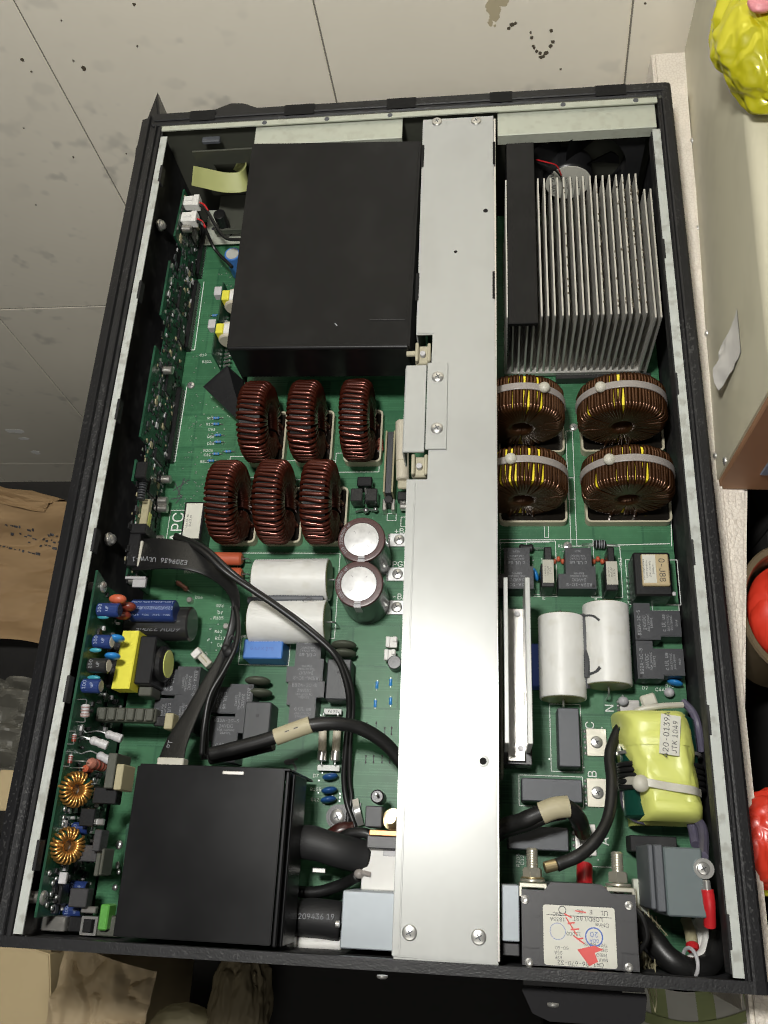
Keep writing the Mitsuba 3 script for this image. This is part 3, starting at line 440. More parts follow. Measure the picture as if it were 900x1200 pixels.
# bolted terminal pads
def pad(p, w, d, lbl, key='steel', scr=True, z=1.6):
    k = thing('terminal_pad', lbl, 'terminal', 'plated screw terminals on the main board'); c = (p[0], p[1], ZB + z / 2 + .1)
    part(k, 'plate', cbc(c, (w, d, z), .3), key)
    part(k, 'solder_edge', [ell((p[0] - w / 2 - .8, p[1] - d / 2 + d * (i + .5) / 5, ZB + .4), (1.1, 1.3, .8), 6) for i in range(5)], 'solder')
    if scr:
        h, b = screw((p[0], p[1], ZB + z), 4.2); s = part(k, 'screw', h, 'chrome'); part(s, 'recess', b, 'ink')
pad((357.8,135.7,-91), 14, 19, 'bright screw terminal plate beside the letter C', 'padmetal'); pad((356.8,101.9,-91), 14, 19, 'bright screw terminal plate beside the letter B', 'padmetal'); pad((347.5,71.3,-91), 14, 20, 'screw terminal plate beside the letter A with red sleeved lugs', 'steel')
pad((382,158.9,-91), 14, 14, 'plain terminal plate beside the letter N next to the green wrapped choke', 'steel', False)
pad((212.8,287.1,-91), 15, 11, 'bright terminal pad below plus BAT lettering, rearmost of three', 'alu'); pad((212.6,258.8,-91), 15, 11, 'bright terminal pad below PGND lettering', 'alu'); pad((213,232.1,-91), 15, 11, 'bright terminal pad below minus BAT lettering, frontmost of three', 'alu')
# ---------------------------------------------------------------- toroidal chokes
def winding(c, axis, R, ri, w, N, wr, gap=.25, start=None, jit=.15, rc=4.5):
    u, v, a = fr(axis); c = np.asarray(c, float); loop = []
    for r0, w0, a0 in ((R - rc, w / 2 - rc, 0), (ri + rc, w / 2 - rc, 90), (ri + rc, -w / 2 + rc, 180), (R - rc, -w / 2 + rc, 270)):
        for t in np.radians(np.linspace(a0, a0 + 90, 4)): loop.append((r0 + rc * math.cos(t), w0 + rc * math.sin(t)))
    loop = np.array(loop); n = len(loop); P_ = []
    if start is None: start = math.atan2(-v[2], -u[2])
    wts = np.array([rng.choice([1, 1, 1, 1, 1.75]) if gap < .2 else rng.uniform(.85, 1.15) for _ in range(N)]); st_ = (2 * math.pi - gap) / N; cum = np.concatenate([[0], np.cumsum(wts)[:-1]]) / wts.sum() * (2 * math.pi - gap)
    for k in range(N):
        th = start + gap / 2 + cum[k] + rng.uniform(-jit, jit) * st_; lift = 1 + rng.uniform(-.012, .012)
        for i, (r, z) in enumerate(loop):
            t = th + (st_ * (i - 8) / 6 if 6 < i < 10 else (st_ if i >= 10 else 0)) * .8
            P_.append(c + (r * lift if r > (R + ri) / 2 else r) * (u * math.cos(t) + v * math.sin(t)) + a * z)
    return sweep(P_, circ(wr, 7))
def ring(c, axis, R, ri, w, n=48):
    u, v, a = fr(axis); c = np.asarray(c, float); V, F = [], []; s = [(R, -w / 2), (R, w / 2), (ri, w / 2), (ri, -w / 2)]
    for i in range(n):
        t = 2 * math.pi * i / n
        for r, z in s: V.append(c + r * (u * math.cos(t) + v * math.sin(t)) + a * z)
    for i in range(n):
        for j in range(4): F.append((i * 4 + j, ((i + 1) % n) * 4 + j, ((i + 1) % n) * 4 + (j + 1) % 4, i * 4 + (j + 1) % 4))
    return tm(*meshkit.arrays((np.array(V), np.array(F)))[:2])
def tray(x0, x1, y0, y1, h=9):
    o = rr(x0, x1, y0, y1, 4); i = rr(x0 + 1.5, x1 - 1.5, y0 + 1.5, y1 - 1.5, 3); return prism(o.difference(i), ZB + .2, ZB + h), prism(i, ZB + .1, ZB + h - 3.2)
def choke(lbl, grp, c, axis, R, ri, w, N, wr, wire, core, tr, strap=None, seed=0):
    rng.seed(100 + seed)
    k = thing('toroidal_choke', lbl, 'inductor', grp); part(k, 'winding', winding(c, axis, R, ri, w, N, wr, gap=.1 if strap else .25, jit=.12 if strap else .10), wire, smooth=True)
    part(k, 'core', ring(c, axis, R - wr - .2, ri + wr, w - 2 * wr - .4), core); rim, fl = tray(*tr); t = part(k, 'tray', rim, 'beige'); part(t, 'resin', fl, 'resin')
    for s_ in (-1, 1): part(k, 'lead', tube([np.array(c) + np.array((w / 2 * (axis[0]), -w / 2 * axis[1], 0)) + (axis[1] * 8 * s_, axis[0] * 8 * s_, -R * .5), np.array((c[0] + axis[0] * (w / 2 + 2) + axis[1] * 9 * s_, c[1] - axis[1] * (w / 2 + 1) + axis[0] * 9 * s_, ZB + 9)), np.array((c[0] + axis[0] * (w / 2 + 1.5) + axis[1] * 9 * s_, c[1] - axis[1] * (w / 2 + .5) + axis[0] * 9 * s_, ZB + 4))], wr, 7, 4), wire)
    if strap is not None:
        a = np.linspace(math.radians(-12), math.radians(192), 40); pts = [np.array(c) + (math.cos(t) * (R + 1.3), strap[0], math.sin(t) * (R + 1.3)) for t in a]
        part(k, 'tie_strap', sweep(pts, rrect(5.6, 1.3, .5, 2), up=(0, 1, 0)), 'clearnylon'); t = math.radians(strap[1]); hd = np.array(c) + (math.cos(t) * (R + 2.6), strap[0], math.sin(t) * (R + 2.6))
        part(k, 'tie_head', ell(hd, (4.3, 4.3, 3.4), 12), 'nylon')
    return k
LG, RG = 'copper chokes standing in the left bay', 'strapped chokes standing in the right bay'
for i, (x, y, nm) in enumerate([(101, 376, 'left one of the rear row'), (141, 376, 'middle one of the rear row'), (182, 376, 'right one of the rear row'), (84, 306, 'left one of the front row'), (121, 306, 'middle one of the front row'), (157, 306, 'right one of the front row')]):
    choke(f'red copper ring choke, {nm} in the left bay', LG, (x - 2, y, ZB + 35), (1, 0, 0), 31.5, 12, 20, 42, 1.6, 'copper', 'coreblack', (x - 17, x + 14, y - 24, y + 24), seed=i)
for i, (x, y, nm, ha) in enumerate([(308, 381, 'rear left', 62), (384, 381, 'rear right', 122), (308, 321, 'front left', 105), (385, 321, 'front right', 118)]):
    choke(f'strapped ring choke with yellow core, {nm} of four in the right bay', RG, (x, y, ZB + 36.5), (0, 1, 0), 32.3, 7, 29, 66, 1.35, 'darkcopper', 'coreyellow', (x - 28, x + 36, y - 22, y + 22) if x > 350 else (x - 17, x + 35, y - 22, y + 22), (3, ha), seed=20 + i)
# ---------------------------------------------------------------- capacitors
for i, (c, nm) in enumerate([((190.1,270.2,-44), 'rear one'), ((190.1,236.1,-44), 'front one')]):
    k = thing('electrolytic_capacitor', f'tall electrolytic capacitor with brown rim and silver top, {nm} of the pair', 'capacitor', 'large upright electrolytic capacitors'); b = np.array((c[0], c[1], ZB + .2)); r, h = 17.6, 47.8
    part(k, 'sleeve', revolve(b, (0, 0, 1), [(r - 1, 0), (r, 1.), (r, h - 1.2), (r - .5, h - .3), (r - .8, h)], 48), 'capsleeve'); part(k, 'rim', revolve(b, (0, 0, 1), [(r + .08, h - 2), (r + .08, h - 1.1), (r - .4, h - .1), (r - 1.2, h + .12), (r - 4.4, h + .1), (r - 4.6, h - .4)], 48), 'capbrown')
    t = part(k, 'vent_top', revolve(b, (0, 0, 1), [(12.9, h), (12.8, h + .2), (9, h + .75), (4, h + 1.05), (.01, h + 1.1)], 40), 'alu')
    part(t, 'score', [place(cbc((0, 0, 0), (17, .5, .25), .05), (math.cos(a), math.sin(a), 0), (-math.sin(a), math.cos(a), 0), (c[0], c[1], ZB + .2 + h + .78)) for a in (.75, .75 + math.pi / 2)], 'sleevegrey')
    part(k, 'polarity_stripe', [place(cbc((0, 0, 0), (5.2, .3, 4.2), .1), (1, 0, 0), (0, 1, 0), (c[0] + .8 - i, c[1] - 15.2, ZB + h + .25)), cb(c[0] - 1.8 - i, c[0] + 3.4 - i, c[1] - 17.9, c[1] - 16.8, ZB + h - 12, ZB + h - .4, .2), prism([(c[0] - 1.8 - i, c[1] - 17.4), (c[0] + 3.4 - i, c[1] - 17.4), (c[0] + 3.0 - i, c[1] - 13.1), (c[0] - 1.4 - i, c[1] - 13.1)], ZB + h + .2, ZB + h + .42)], 'sleevegrey')
    part(k, 'lettering', [txt(s_, 2.2, (c[0] + 15 * math.cos(math.radians(a)), c[1] + 15 * math.sin(math.radians(a)), ZB + h + .34), a - 90) for s_, a in (('400V', 158), ('1200', 182), ('uF', 132), ('105', 215))], 'graytext')
def film(lbl, grp, a, b, r, z):
    k = thing('film_capacitor', lbl, 'capacitor', grp); a, b = np.array((a[0], a[1], z)), np.array((b[0], b[1], z)); d = unit(b - a); L = np.linalg.norm(b - a)
    part(k, 'body', revolve(a, d, [(r - .9, 0), (r - .2, .4), (r, 1.2), (r, L - 1.2), (r - .2, L - .4), (r - .9, L)], 44), 'filmwhite')
    parts(k, 'end_seal', [revolve(a, -d, [(r - 1.0, -.2), (r - 1.5, .35)], 36), revolve(b, d, [(r - 1.0, -.2), (r - 1.5, .35)], 36)], 'epoxygreen')
    for p, s_ in ((a, -1), (b, 1)): part(k, 'lead', tube([tuple(p), tuple(p + d * s_ * 4), tuple(p + d * s_ * 6 + (0, 0, -4)), (p + d * s_ * 6.5)[:2].tolist() + [ZB]], .7, 8, 5), 'solder')
    return k
FL, FR = 'white tubular film capacitors lying in the left bay', 'white tubular film capacitors lying in the right bay'
film('white tubular film capacitor lying beside the big electrolytics, rear one', FL, (105, 247.5), (162.5, 248.5), 16.3, ZB + 18); k = film('white tubular film capacitor crossed by a thin black cable, front one', FL, (105, 214.5), (163, 215.5), 16.3, ZB + 18)
part(k, 'glue', tube([(102, 231, ZB + 20), (118, 231, ZB + 24), (140, 231.5, ZB + 23.6), (160, 231.5, ZB + 23)], 3.0, 10), 'grey', label='bead of grey glue between the capacitors'); part(k, 'scribble', cat([seg((147,226.4,-58), (151.1,230.4,-58), .7, -57.6), seg((148.6,230.4,-58), (153.9,228.5,-58), .6, -57.6)]), 'ink')
film('white tubular film capacitor standing out toward the metal rail, left one', FR, (334.5, 221), (334.5, 162), 16.3, ZB + 18.5); k = film('white tubular film capacitor smeared with grey glue, right one', FR, (366.5, 230), (366, 172), 16.3, ZB + 18.5)
part(k, 'glue', [tube([(350, 222, ZB + 21), (350.5, 214, ZB + 22), (350, 196, ZB + 22), (350.6, 180, ZB + 22), (350, 170, ZB + 20)], 3.4, 10), tube([(350, 221, ZB + 24), (356, 219, ZB + 31), (360, 215, ZB + 34)], .8, 8), tube([(349, 178, ZB + 24), (356, 179, ZB + 30.5), (359, 182, ZB + 33.5)], 1.2, 8), tube([(350.5, 196, ZB + 22), (352, 188, ZB + 25), (351, 176, ZB + 25)], 3, 8)], 'darkgrey', label='dried grey glue between the two capacitors')
def boxcomp(name, lbl, cat_, p, q, zt, mat, side=None, grp=None, ch_=.8, slab=None):
    k = thing(name, lbl, cat_, grp); part(k, 'body', cb(p[0], q[0], q[1], p[1], ZB + .3, zt, ch_), side or mat)
    if side or slab: part(k, 'top', cb(p[0] + .4, q[0] - .4, q[1] + .4, p[1] - .4, zt - 1, zt + .15, .3), mat)
    return k
k = boxcomp('box_capacitor', 'bright blue box capacitor in front of the white film capacitors', 'capacitor', (101.9,200.5,-70), (131.8,186.2,-70), -70, 'boxblue', 'boxblue'); part(k, 'lettering', [txt('0.47 K 275', 2.4, (116.3,193.6,-69.8))], 'boxbluedark')
boxcomp('box_capacitor', 'dark blue box capacitor half hidden beside the right bay metal rail', 'capacitor', (313,202.1,-76), (319.5,171.5,-76), -76, 'boxbluedark')
GG = 'dark grey block capacitors in the right bay'
boxcomp('block_capacitor', 'dark grey block capacitor standing left of the letter C', 'capacitor', (330.1,156.1,-72), (344.8,116.5,-72), -72, 'grey', 'darkgrey', GG); boxcomp('block_capacitor', 'dark grey block capacitor lying left of the letter B', 'capacitor', (304.7,108.5,-72), (344.9,93.5,-72), -72, 'grey', 'darkgrey', GG); boxcomp('block_capacitor', 'dark grey block capacitor under the taped cables left of the letter A', 'capacitor', (295.3,77.6,-72), (334.9,62.9,-72), -72, 'grey', 'darkgrey', GG)
for p, q, nm in [((166.1,186.9,-70), (183.7,157.6,-70), 'grey block capacitor right of the two stacked relays'), ((108.1,154.6,-70), (127.4,125,-70), 'grey block capacitor right of the lower left relays')]:
    k = boxcomp('block_capacitor', nm, 'capacitor', p, q, -70, 'darkgrey', None, 'grey block capacitors in the left bay'); part(k, 'dimple', cyl(((p[0] + q[0]) / 2, (p[1] + q[1]) / 2 + 5, -70.1), ((p[0] + q[0]) / 2, (p[1] + q[1]) / 2 + 5, -69.85), 1.2, 12, .1), 'ink')
for c, nm in [((112.7,171.5,-80), 'rear dark green disc varistor of the left pair'), ((114.9,162.7,-80), 'front dark green disc varistor of the left pair'), ((175.7,199.6,-80), 'rear dark green disc varistor under the bending black cable'), ((176.1,193.2,-80), 'front dark green disc varistor under the bending black cable')]:
    k = thing('varistor', nm, 'varistor', 'dark green disc varistors'); part(k, 'disc', ell((c[0], c[1], ZB + 12), (9.5, 3.2, 9.5), 14), 'varistor'); part(k, 'lead', [cyl((c[0] - 4, c[1], ZB), (c[0] - 4, c[1], ZB + 6), .5, 8), cyl((c[0] + 4, c[1], ZB), (c[0] + 4, c[1], ZB + 6), .5, 8)], 'solder')
for c, nm in [((170.8,105.9,-86), 'blue disc thermistor, rear one of three beside the fuses'), ((170.8,96.6,-86), 'blue disc thermistor, middle one of three beside the fuses'), ((170.6,90.3,-86), 'blue disc thermistor, front one of three beside the fuses')]:
    k = thing('disc_capacitor', nm, 'capacitor', 'blue discs standing in the left bay'); part(k, 'disc', place(ell((0, 0, 0), (5.6, 2.4, 5.4), 12), (1, .18, 0), (-.18, 1, 0), (c[0], c[1], ZB + 6.4)), 'discnavy'); part(k, 'lead', [cyl((c[0] - 2.5, c[1], ZB), (c[0] - 2.5, c[1], ZB + 3), .4, 8), cyl((c[0] + 2.5, c[1], ZB), (c[0] + 2.5, c[1], ZB + 3), .4, 8)], 'solder')
for c, nm, an in [((317.6,257.8,-86), 'blue disc capacitor between the rear left relay and the labelled black box', 1.2), ((362.4,232.3,-86), 'blue disc capacitor right of the middle relay', 1.3), ((413.6,177.9,-86), 'blue disc capacitor below the right hand relays', .25)]:
    k = thing('disc_capacitor', nm, 'capacitor', 'blue discs standing in the right bay'); part(k, 'disc', place(ell((0, 0, 0), (5.4, 2.2, 5), 12), (math.cos(an), -math.sin(an), 0), (math.sin(an), math.cos(an), 0), (c[0], c[1], ZB + 6)), 'discblue'); part(k, 'lead', cyl((c[0], c[1], ZB), (c[0], c[1], ZB + 4), .5, 8), 'solder')
for p, q, nm in [((60.6,268.4,-82), (89.9,267.8,-82), 'rear one'), ((76.1,255,-82), (91.3,255.1,-82), 'front one half hidden by the flat cable')]:
    k = thing('power_resistor', f'brick red power resistor beside the white capacitor, {nm}', 'resistor', 'brick red power resistors'); part(k, 'body', cyl((p[0] - 6, p[1], -82), (q[0], q[1], -82), 5.2, 24, 1.4), 'orange'); part(k, 'lead', tube([(q[0], q[1], -82), (q[0] + 5, q[1], -82), (q[0] + 6, q[1], ZB)], .6, 8, 4), 'solder')
# ---------------------------------------------------------------- relays
def relay(lbl, grp, c, rot, texts=True):
    k = thing('relay', lbl, 'relay', grp); zt = -72.0
    poly = [(-16, -13.5), (1.5, -13.5), (1.5, -11), (16, -11), (16, 8), (-4.5, 8), (-4.5, 13.5), (-16, 13.5)]
    r = math.radians(rot); cr, sr = math.cos(r), math.sin(r); g = Polygon([(c[0] + cr * u - sr * v, c[1] + sr * u + cr * v) for u, v in poly])
    part(k, 'case', prism(g, ZB + .4, zt, c=.5), 'relay', smooth=False)
    lines = [('832A-1C-S', 2.3, -13), ('24VDC', 2.3, -9.2), ('30A 240VAC', 1.5, -6.4), ('E88991', 1.5, -4.2), ('c UL us', 2.6, 4), ('30A 277VAC', 1.4, 7.2), ('20A 28VDC', 1.4, 9.4), ('0549', 1.4, 13)]
    m = []
    for s_, h, u in lines: m.append(txt(s_, h, (c[0] + cr * u + sr * 1.2, c[1] + sr * u - cr * 1.2, zt + .02), rot + 90))
    part(k, 'lettering', m, 'graytext', smooth=False)
    part(k, 'vent_nub', cyl((c[0] + cr * -14 - sr * -11.5, c[1] + sr * -14 + cr * -11.5, zt - .1), (c[0] + cr * -14 - sr * -11.5, c[1] + sr * -14 + cr * -11.5, zt + .25), 1.1, 12, .1), 'plastic')
RL, RR = 'black relays in the left bay', 'black relays in the right bay'
relay('black relay at the right wall below the taped black transformer', RR, (402.2,218.7,-72), 0); relay('black relay at the right wall, front one of the two by the white capacitor', RR, (402.2,191,-72), 0)
relay('black relay next to the centre panel behind the metal rail', RR, (302.3,258.1,-72), 90); relay('black relay between the two labelled black boxes', RR, (347.4,258.4,-72), 90)
relay('black relay directly in front of the blue box capacitor on the right', RL, (149.3,185.8,-72), 90); relay('black relay touching the thick cable, front one of the stacked pair', RL, (151.2,154.7,-72), -90)
relay('black relay right of the yellow taped transformer', RL, (54.4,166.2,-72), 180); relay('black relay mostly hidden beside the flat cable at the finned block', RL, (54.8,145,-72), 180); relay('black relay left of the upper grey block capacitor pair with the cable over its edge', RL, (96.1,154,-72), 180); relay('black relay above the rear edge of the front black cover', RL, (96,127.9,-72), -90)
for a, b, nm in [((320.9,273.2,-68), (330.6,242.2,-68), 'black boxed fuse with grey label, left one in the right bay'), ((366.8,273.3,-68), (375.9,240,-68), 'black boxed fuse with grey label, right one in the right bay')]:
    k = thing('labelled_box', nm, 'sensor module', 'slim black boxes with grey labels'); part(k, 'body', cb(a[0], b[0], b[1], a[1] - 13, ZB + .3, -68, .7), 'plastic'); part(k, 'neck', cb(a[0] + 3, b[0] - 1.2, a[1] - 13, a[1] + 1, ZB + .3, -70, .6), 'plastic')
    cx_ = (a[0] + b[0]) / 2 + .6; yy = (b[1] + a[1] - 10) / 2 + 2; t = part(k, 'label', cb(cx_ - 4, cx_ + 4, yy - 9.2, yy + 8.6, -68.1, -67.85, .05), 'labelgrey'); part(t, 'print', [txt(s_, 1.1, (cx_ - 2.2 + 1.9 * i, yy, -67.8), 90) for i, s_ in enumerate(('LAH 50-P', '0542 12V', 'E 7731'))], 'ink')
k = thing('labelled_box', 'slim black box with grey label beside the APC lettering', 'sensor module', 'slim black boxes with grey labels'); a, b = (41.2,312,-70), (58.9,279.1,-70)
part(k, 'body', cb(a[0], b[0] - 1, b[1], a[1], ZB + .3, -70, .7), 'plastic'); t = part(k, 'label', cb(a[0] + 1.6, b[0] - 2.6, b[1] + 1.6, a[1] - 1.4, -70.1, -69.85, .05), 'label'); part(t, 'print', [txt(s_, 1.5, (a[0] + 4 + 2.6 * i, (a[1] + b[1]) / 2, -69.8), 90) for i, s_ in enumerate(('HXS 20-NP', '05423 5V'))], 'ink')
k = thing('signal_transformer', 'black square transformer with tan tape and white label at the right wall', 'transformer'); a, b = (387,268.7,-66), (413.3,235.9,-66)
part(k, 'bobbin', cb(a[0], b[0], b[1], a[1], ZB + .4, -66, 1.2), 'plastic'); t = part(k, 'tape', cb((392.4,266.3,-63)[0], (411.5,242.6,-63)[0], (390.8,242.4,-63)[1], (413.4,266.4,-63)[1], -66.5, -63, .8), 'tan')
part(t, 'label', cb((393,265.7,-63)[0], (402.2,244.4,-63)[0], (391.6,244.3,-63)[1], (403.8,265.7,-63)[1], -63.1, -62.8, .08), 'label'); part(t, 'print', [txt('0-J88', 4.2, (406.5,254,-62.9), -90)] + [txt(s_, 1.1, (397.6,254.5,-62.7) + np.array((-4 + 2.2 * i, 0, 0)), -90) for i, s_ in enumerate(('TRANSFORMER 115V', '56/60HZ CLASS B', '420-2017 0610', 'E 155812'))], 'ink')
part(k, 'pin', [cyl((a[0] - 1.5, a[1] - 12 - 4.2 * i, ZB), (a[0] - 1.5, a[1] - 12 - 4.2 * i, ZB + 5), .6, 8) for i in range(6)], 'solder'); part(k, 'clip', cbc((414,237.2,-66), (2.4, 3, 1.6), .5), 'greywhite')
# ---------------------------------------------------------------- fuses, white ceramic resistors, small headers
for p, q, nm in [((163.7,145.7,-82), (164.6,117,-82), 'left'), ((174.4,146,-82), (174.4,117.3,-82), 'right')]:
    k = thing('cartridge_fuse', f'ceramic cartridge fuse with silver caps, {nm} one of the pair', 'fuse', 'cartridge fuses in the left bay'); p, q = np.array(p), np.array(q); d = unit(q - p); L = np.linalg.norm(q - p)
    part(k, 'tube', cyl(p, q, 3.0, 18), 'ceramic'); part(k, 'cap', cyl(p - d * 1, p + d * 6, 3.5, 18), 'steel'); part(k, 'cap', cyl(q - d * 6, q + d * 1, 3.5, 18), 'steel'); part(k, 'lead', [tube([tuple(q), tuple(q + d * 4), tuple(q + d * 5 - (0, 0, 10))], .5, 6, 4), tube([tuple(p), tuple(p - d * 4), tuple(p - d * 5 - (0, 0, 10))], .5, 6, 4)], 'solder')
k = thing('fuse_label', 'white printed band above the cartridge fuses', 'label'); part(k, 'band', cbc((169.6,151.4,-86), (13, 4, 2), .3), 'silk'); part(k, 'band', cbc((169.2,111.7,-86), (16, 4, 2), .3), 'silk'); part(k, 'print', txt('F6 F7', 2, (169.8,151.3,-84.9)), 'ink')
k = thing('ceramic_resistor', 'long pale ceramic resistor standing beside the centre panel', 'resistor', 'pale ceramic parts beside the centre panel'); part(k, 'body', cyl((214.4,377.2,-62), (216.9,325.7,-62), 5.2, 22, 1), 'ceramic'); part(k, 'end_bracket', cbc((217.5,322.9,-64), (9, 7, 3), .8), 'beige'); part(k, 'seam', revolve((216,341,-62), (0, 1, 0), [(5.3, 0), (5.3, .5)], 22), 'khaki')
k = thing('holder_strip', 'narrow metal holder strip with dark core beside the ceramic resistor', 'holder', 'pale ceramic parts beside the centre panel'); p, q = (204.2,375.2,-74), (205.8,320.9,-74)
part(k, 'channel', [cb(p[0] - 4, p[0] - 2.6, q[1], p[1], ZB + 2, -73, .3), cb(p[0] + 2.6, p[0] + 4, q[1], p[1], ZB + 2, -73, .3)], 'khaki'); part(k, 'core', cb(p[0] - 2.4, p[0] + 2.4, q[1], p[1], ZB + 2, -75, .3), 'darkgrey'); part(k, 'foot', [cb(p[0] - 5, p[0] - 2, q[1] - 12, q[1] - 2, ZB + .3, -82, .6), cb(p[0] + 2, p[0] + 5, q[1] - 12, q[1] - 2, ZB + .3, -82, .6)], 'steel'); part(k, 'screw', cyl((p[0], q[1] - 4, ZB), (p[0], q[1] - 4, -78), 3.4, 14), 'plastic')
k = thing('holder_strip', 'small black holder with silver foot half under the centre panel', 'holder', 'pale ceramic parts beside the centre panel'); part(k, 'block', cbc((215.9,317.3,-76), (8, 8, 8), .8), 'plastic'); part(k, 'foot', cbc((216,312.6,-84), (6, 5, 6), .8), 'steel')
k = thing('optocoupler_pair', 'two dark green cubes with black cap and silver leads behind the electrolytics', 'component'); 
for s_, p in ((0, (178.9,320.1,-82)), (1, (190.6,320,-82))): part(k, 'cube', cbc(p, (9.5, 11, 12), .6), 'capsleeve')
part(k, 'cap', cbc((184.7,331.8,-80), (12, 8, 8), .8), 'plastic'); part(k, 'lead', [tube([(185.6,325.6,-76), (186.5,320.1,-77), (185.7,315.7,-84)], .9, 8), tube([(176.9,310.8,-90), (185,311.4,-86), (194.1,311.5,-90)], .8, 8)], 'solder'); part(k, 'bead', [ell((185.7,310.6,-86), (2.4, 2.4, 2), 8), ell((193.3,311.3,-86), (2, 2, 2), 8)], 'solder')
k = thing('wire_connector', 'small tilted white connector plug in the left bay', 'connector'); part(k, 'body', place(cbc((0, 0, 0), (17, 6, 7), .5), (.72, -.69, 0), (.69, .72, 0), (68,188.4,-82)), 'nylon'); part(k, 'slot', place(cbc((0, 0, 0), (9, .8, .4), .1), (.72, -.69, 0), (.69, .72, 0), (69.2,187.6,-78.4)), 'khaki'); part(k, 'latch', place(cbc((0, 0, 0), (5, 7, 4), .5), (.72, -.69, 0), (.69, .72, 0), (64,190.5,-77)), 'whiteblock')
for i, (c, nm) in enumerate([((211.4,202.1,-80), 'rear'), ((210.6,192.5,-80), 'front')]): k = thing('pin_header', f'white two pin header near the centre panel, {nm} one', 'connector', 'white pin headers near the centre panel'); part(k, 'body', cat([cbc(c, (8.5, 8, 3), .4), cb(c[0] - 4, c[0] - 1, c[1] - 4, c[1] + 4, c[2], c[2] + 3, .4), cb(c[0] + 1, c[0] + 4, c[1], c[1] + 4, c[2], c[2] + 3, .4)]), 'whiteblock'); part(k, 'base', cbc((c[0], c[1], ZB + 5), (7, 7, 10), .4), 'nylon')
k = thing('small_capacitor_can', 'small dark capacitor can under the white pin headers', 'capacitor'); part(k, 'can', cyl(((214.2,187.1,-84)[0], (214.2,187.1,-84)[1], ZB + 1), ((214.2,187.1,-84)[0], (214.2,187.1,-84)[1], -78), 5.2, 22, .6), 'capsleeve')
for i, c in enumerate([(81,214.9,-86), (48.9,235.7,-88), (85.2,209.4,-88)]): k = thing('small_capacitor_can', ['tiny silver can beside the rear end of the thin cable loop', 'tiny silver can on the board right of the long black capacitor', 'tiny silver can below the first beside the cable'][i], 'capacitor', 'tiny silver capacitor cans'); part(k, 'can', cyl((c[0], c[1], ZB), (c[0], c[1], ZB + 5), 2.4, 16, .5), 'steel')
k = thing('white_resistor', 'small pale bead resistor left of the folded cable', 'resistor'); part(k, 'body', ell((80.7,251.5,-82), (4, 3, 3), 10), 'greywhite')
for i, (c, s_) in enumerate([((377.2,164.2,-88), 'white plastic spacer at the N terminal'), ((409.3,171,-88), 'small white standoff ball in front of the right hand relays')]): k = thing('nylon_spacer', s_, 'spacer', 'white nylon spacers'); part(k, 'body', cat([ell((c[0], c[1], c[2] + 1), (3.6, 3.4, 4), 10), cyl((c[0], c[1], ZB), (c[0], c[1], c[2]), 2, 12)]), 'greywhite')
# ================================================================ heat sink, fan, rail
hs = thing('heat_sink', 'large silver finned heat sink at the right rear in front of the fan', 'heat sink')
part(hs, 'base', cb(296, 411.5, 433, 568, ZB + 2, ZB + 7, .5), 'fin'); n = 21
for i in range(23):
    x = 297.2 + 5.1 * i; y0, y1, z1 = 434, 566 - (0 if i < 21 else 16), -6
    if i > 20: x += .4; y0 = 430
    b = rng.uniform(-.7, .7); w = .62
    part(hs, 'fin', tm([(x - w, y0, ZB + 7), (x + w, y0, ZB + 7), (x + w, y1, ZB + 7), (x - w, y1, ZB + 7), (x - w + b, y0, z1), (x + w + b, y0, z1), (x + w + b * .3, y1, z1), (x - w + b * .3, y1, z1)], [(0, 3, 2), (0, 2, 1), (4, 5, 6), (4, 6, 7), (0, 1, 5), (0, 5, 4), (1, 2, 6), (1, 6, 5), (2, 3, 7), (2, 7, 6), (3, 0, 4), (3, 4, 7)]), 'fin', smooth=False)
part(hs, 'mounting_bar', cb(338, 414, 426, 430, ZB + .3, ZB + 9, .5), 'capsleeve')
part(hs, 'dust', cat([cb(x_ - .5, x_ + .5, y_ - .8, y_ + .8, -6, -5.5, .1) for x_, y_ in [(297.2 + 5.13 * rng.choice([9, 14, 16, 17, 18, 18, 19, 19, 20, 20]) + rng.uniform(-.5, .5), rng.uniform(440, 562)) for _ in range(100)]]), 'mould', smooth=False, kind='stuff')
fan = thing('cooling_fan', 'black axial fan with a silver paper label behind the heat sink', 'fan'); fc = np.array((352, 606, -52.))
fo = rr(-58, 58, -54, 42, 6).difference(Point(0, -6).buffer(46)); part(fan, 'frame', place(prism(fo, 0, 20), (1, 0, 0), (0, 0, 1), fc + (4, 33, 0)), 'innerblack')
part(fan, 'hub', revolve(fc + (0, 20, -4), (0, -1, 0), [(21, 0), (21, 17), (20, 19), (19.5, 19.6)], 40), 'plastic'); t = part(fan, 'label', revolve(fc + (0, .3, -4), (0, -1, 0), [(19.4, 0), (19.2, .25)], 48), 'label')
part(t, 'print', [txt(s_, h, fc + (x_, -.1, -4 + zz), u=(.18, 0, -1), v=(1, 0, .18)) for s_, h, x_, zz in (('NMB-MAT', 4, -13, 0), ('MODEL 4715KL', 2, -5, 0), ('DC24V 0.4A', 1.8, -1, 0), ('BRUSHLESS', 1.6, 3, 0), ('MINEBEA', 2.4, 8, 0), ('THAILAND', 1.6, 13, 2))], 'ink')
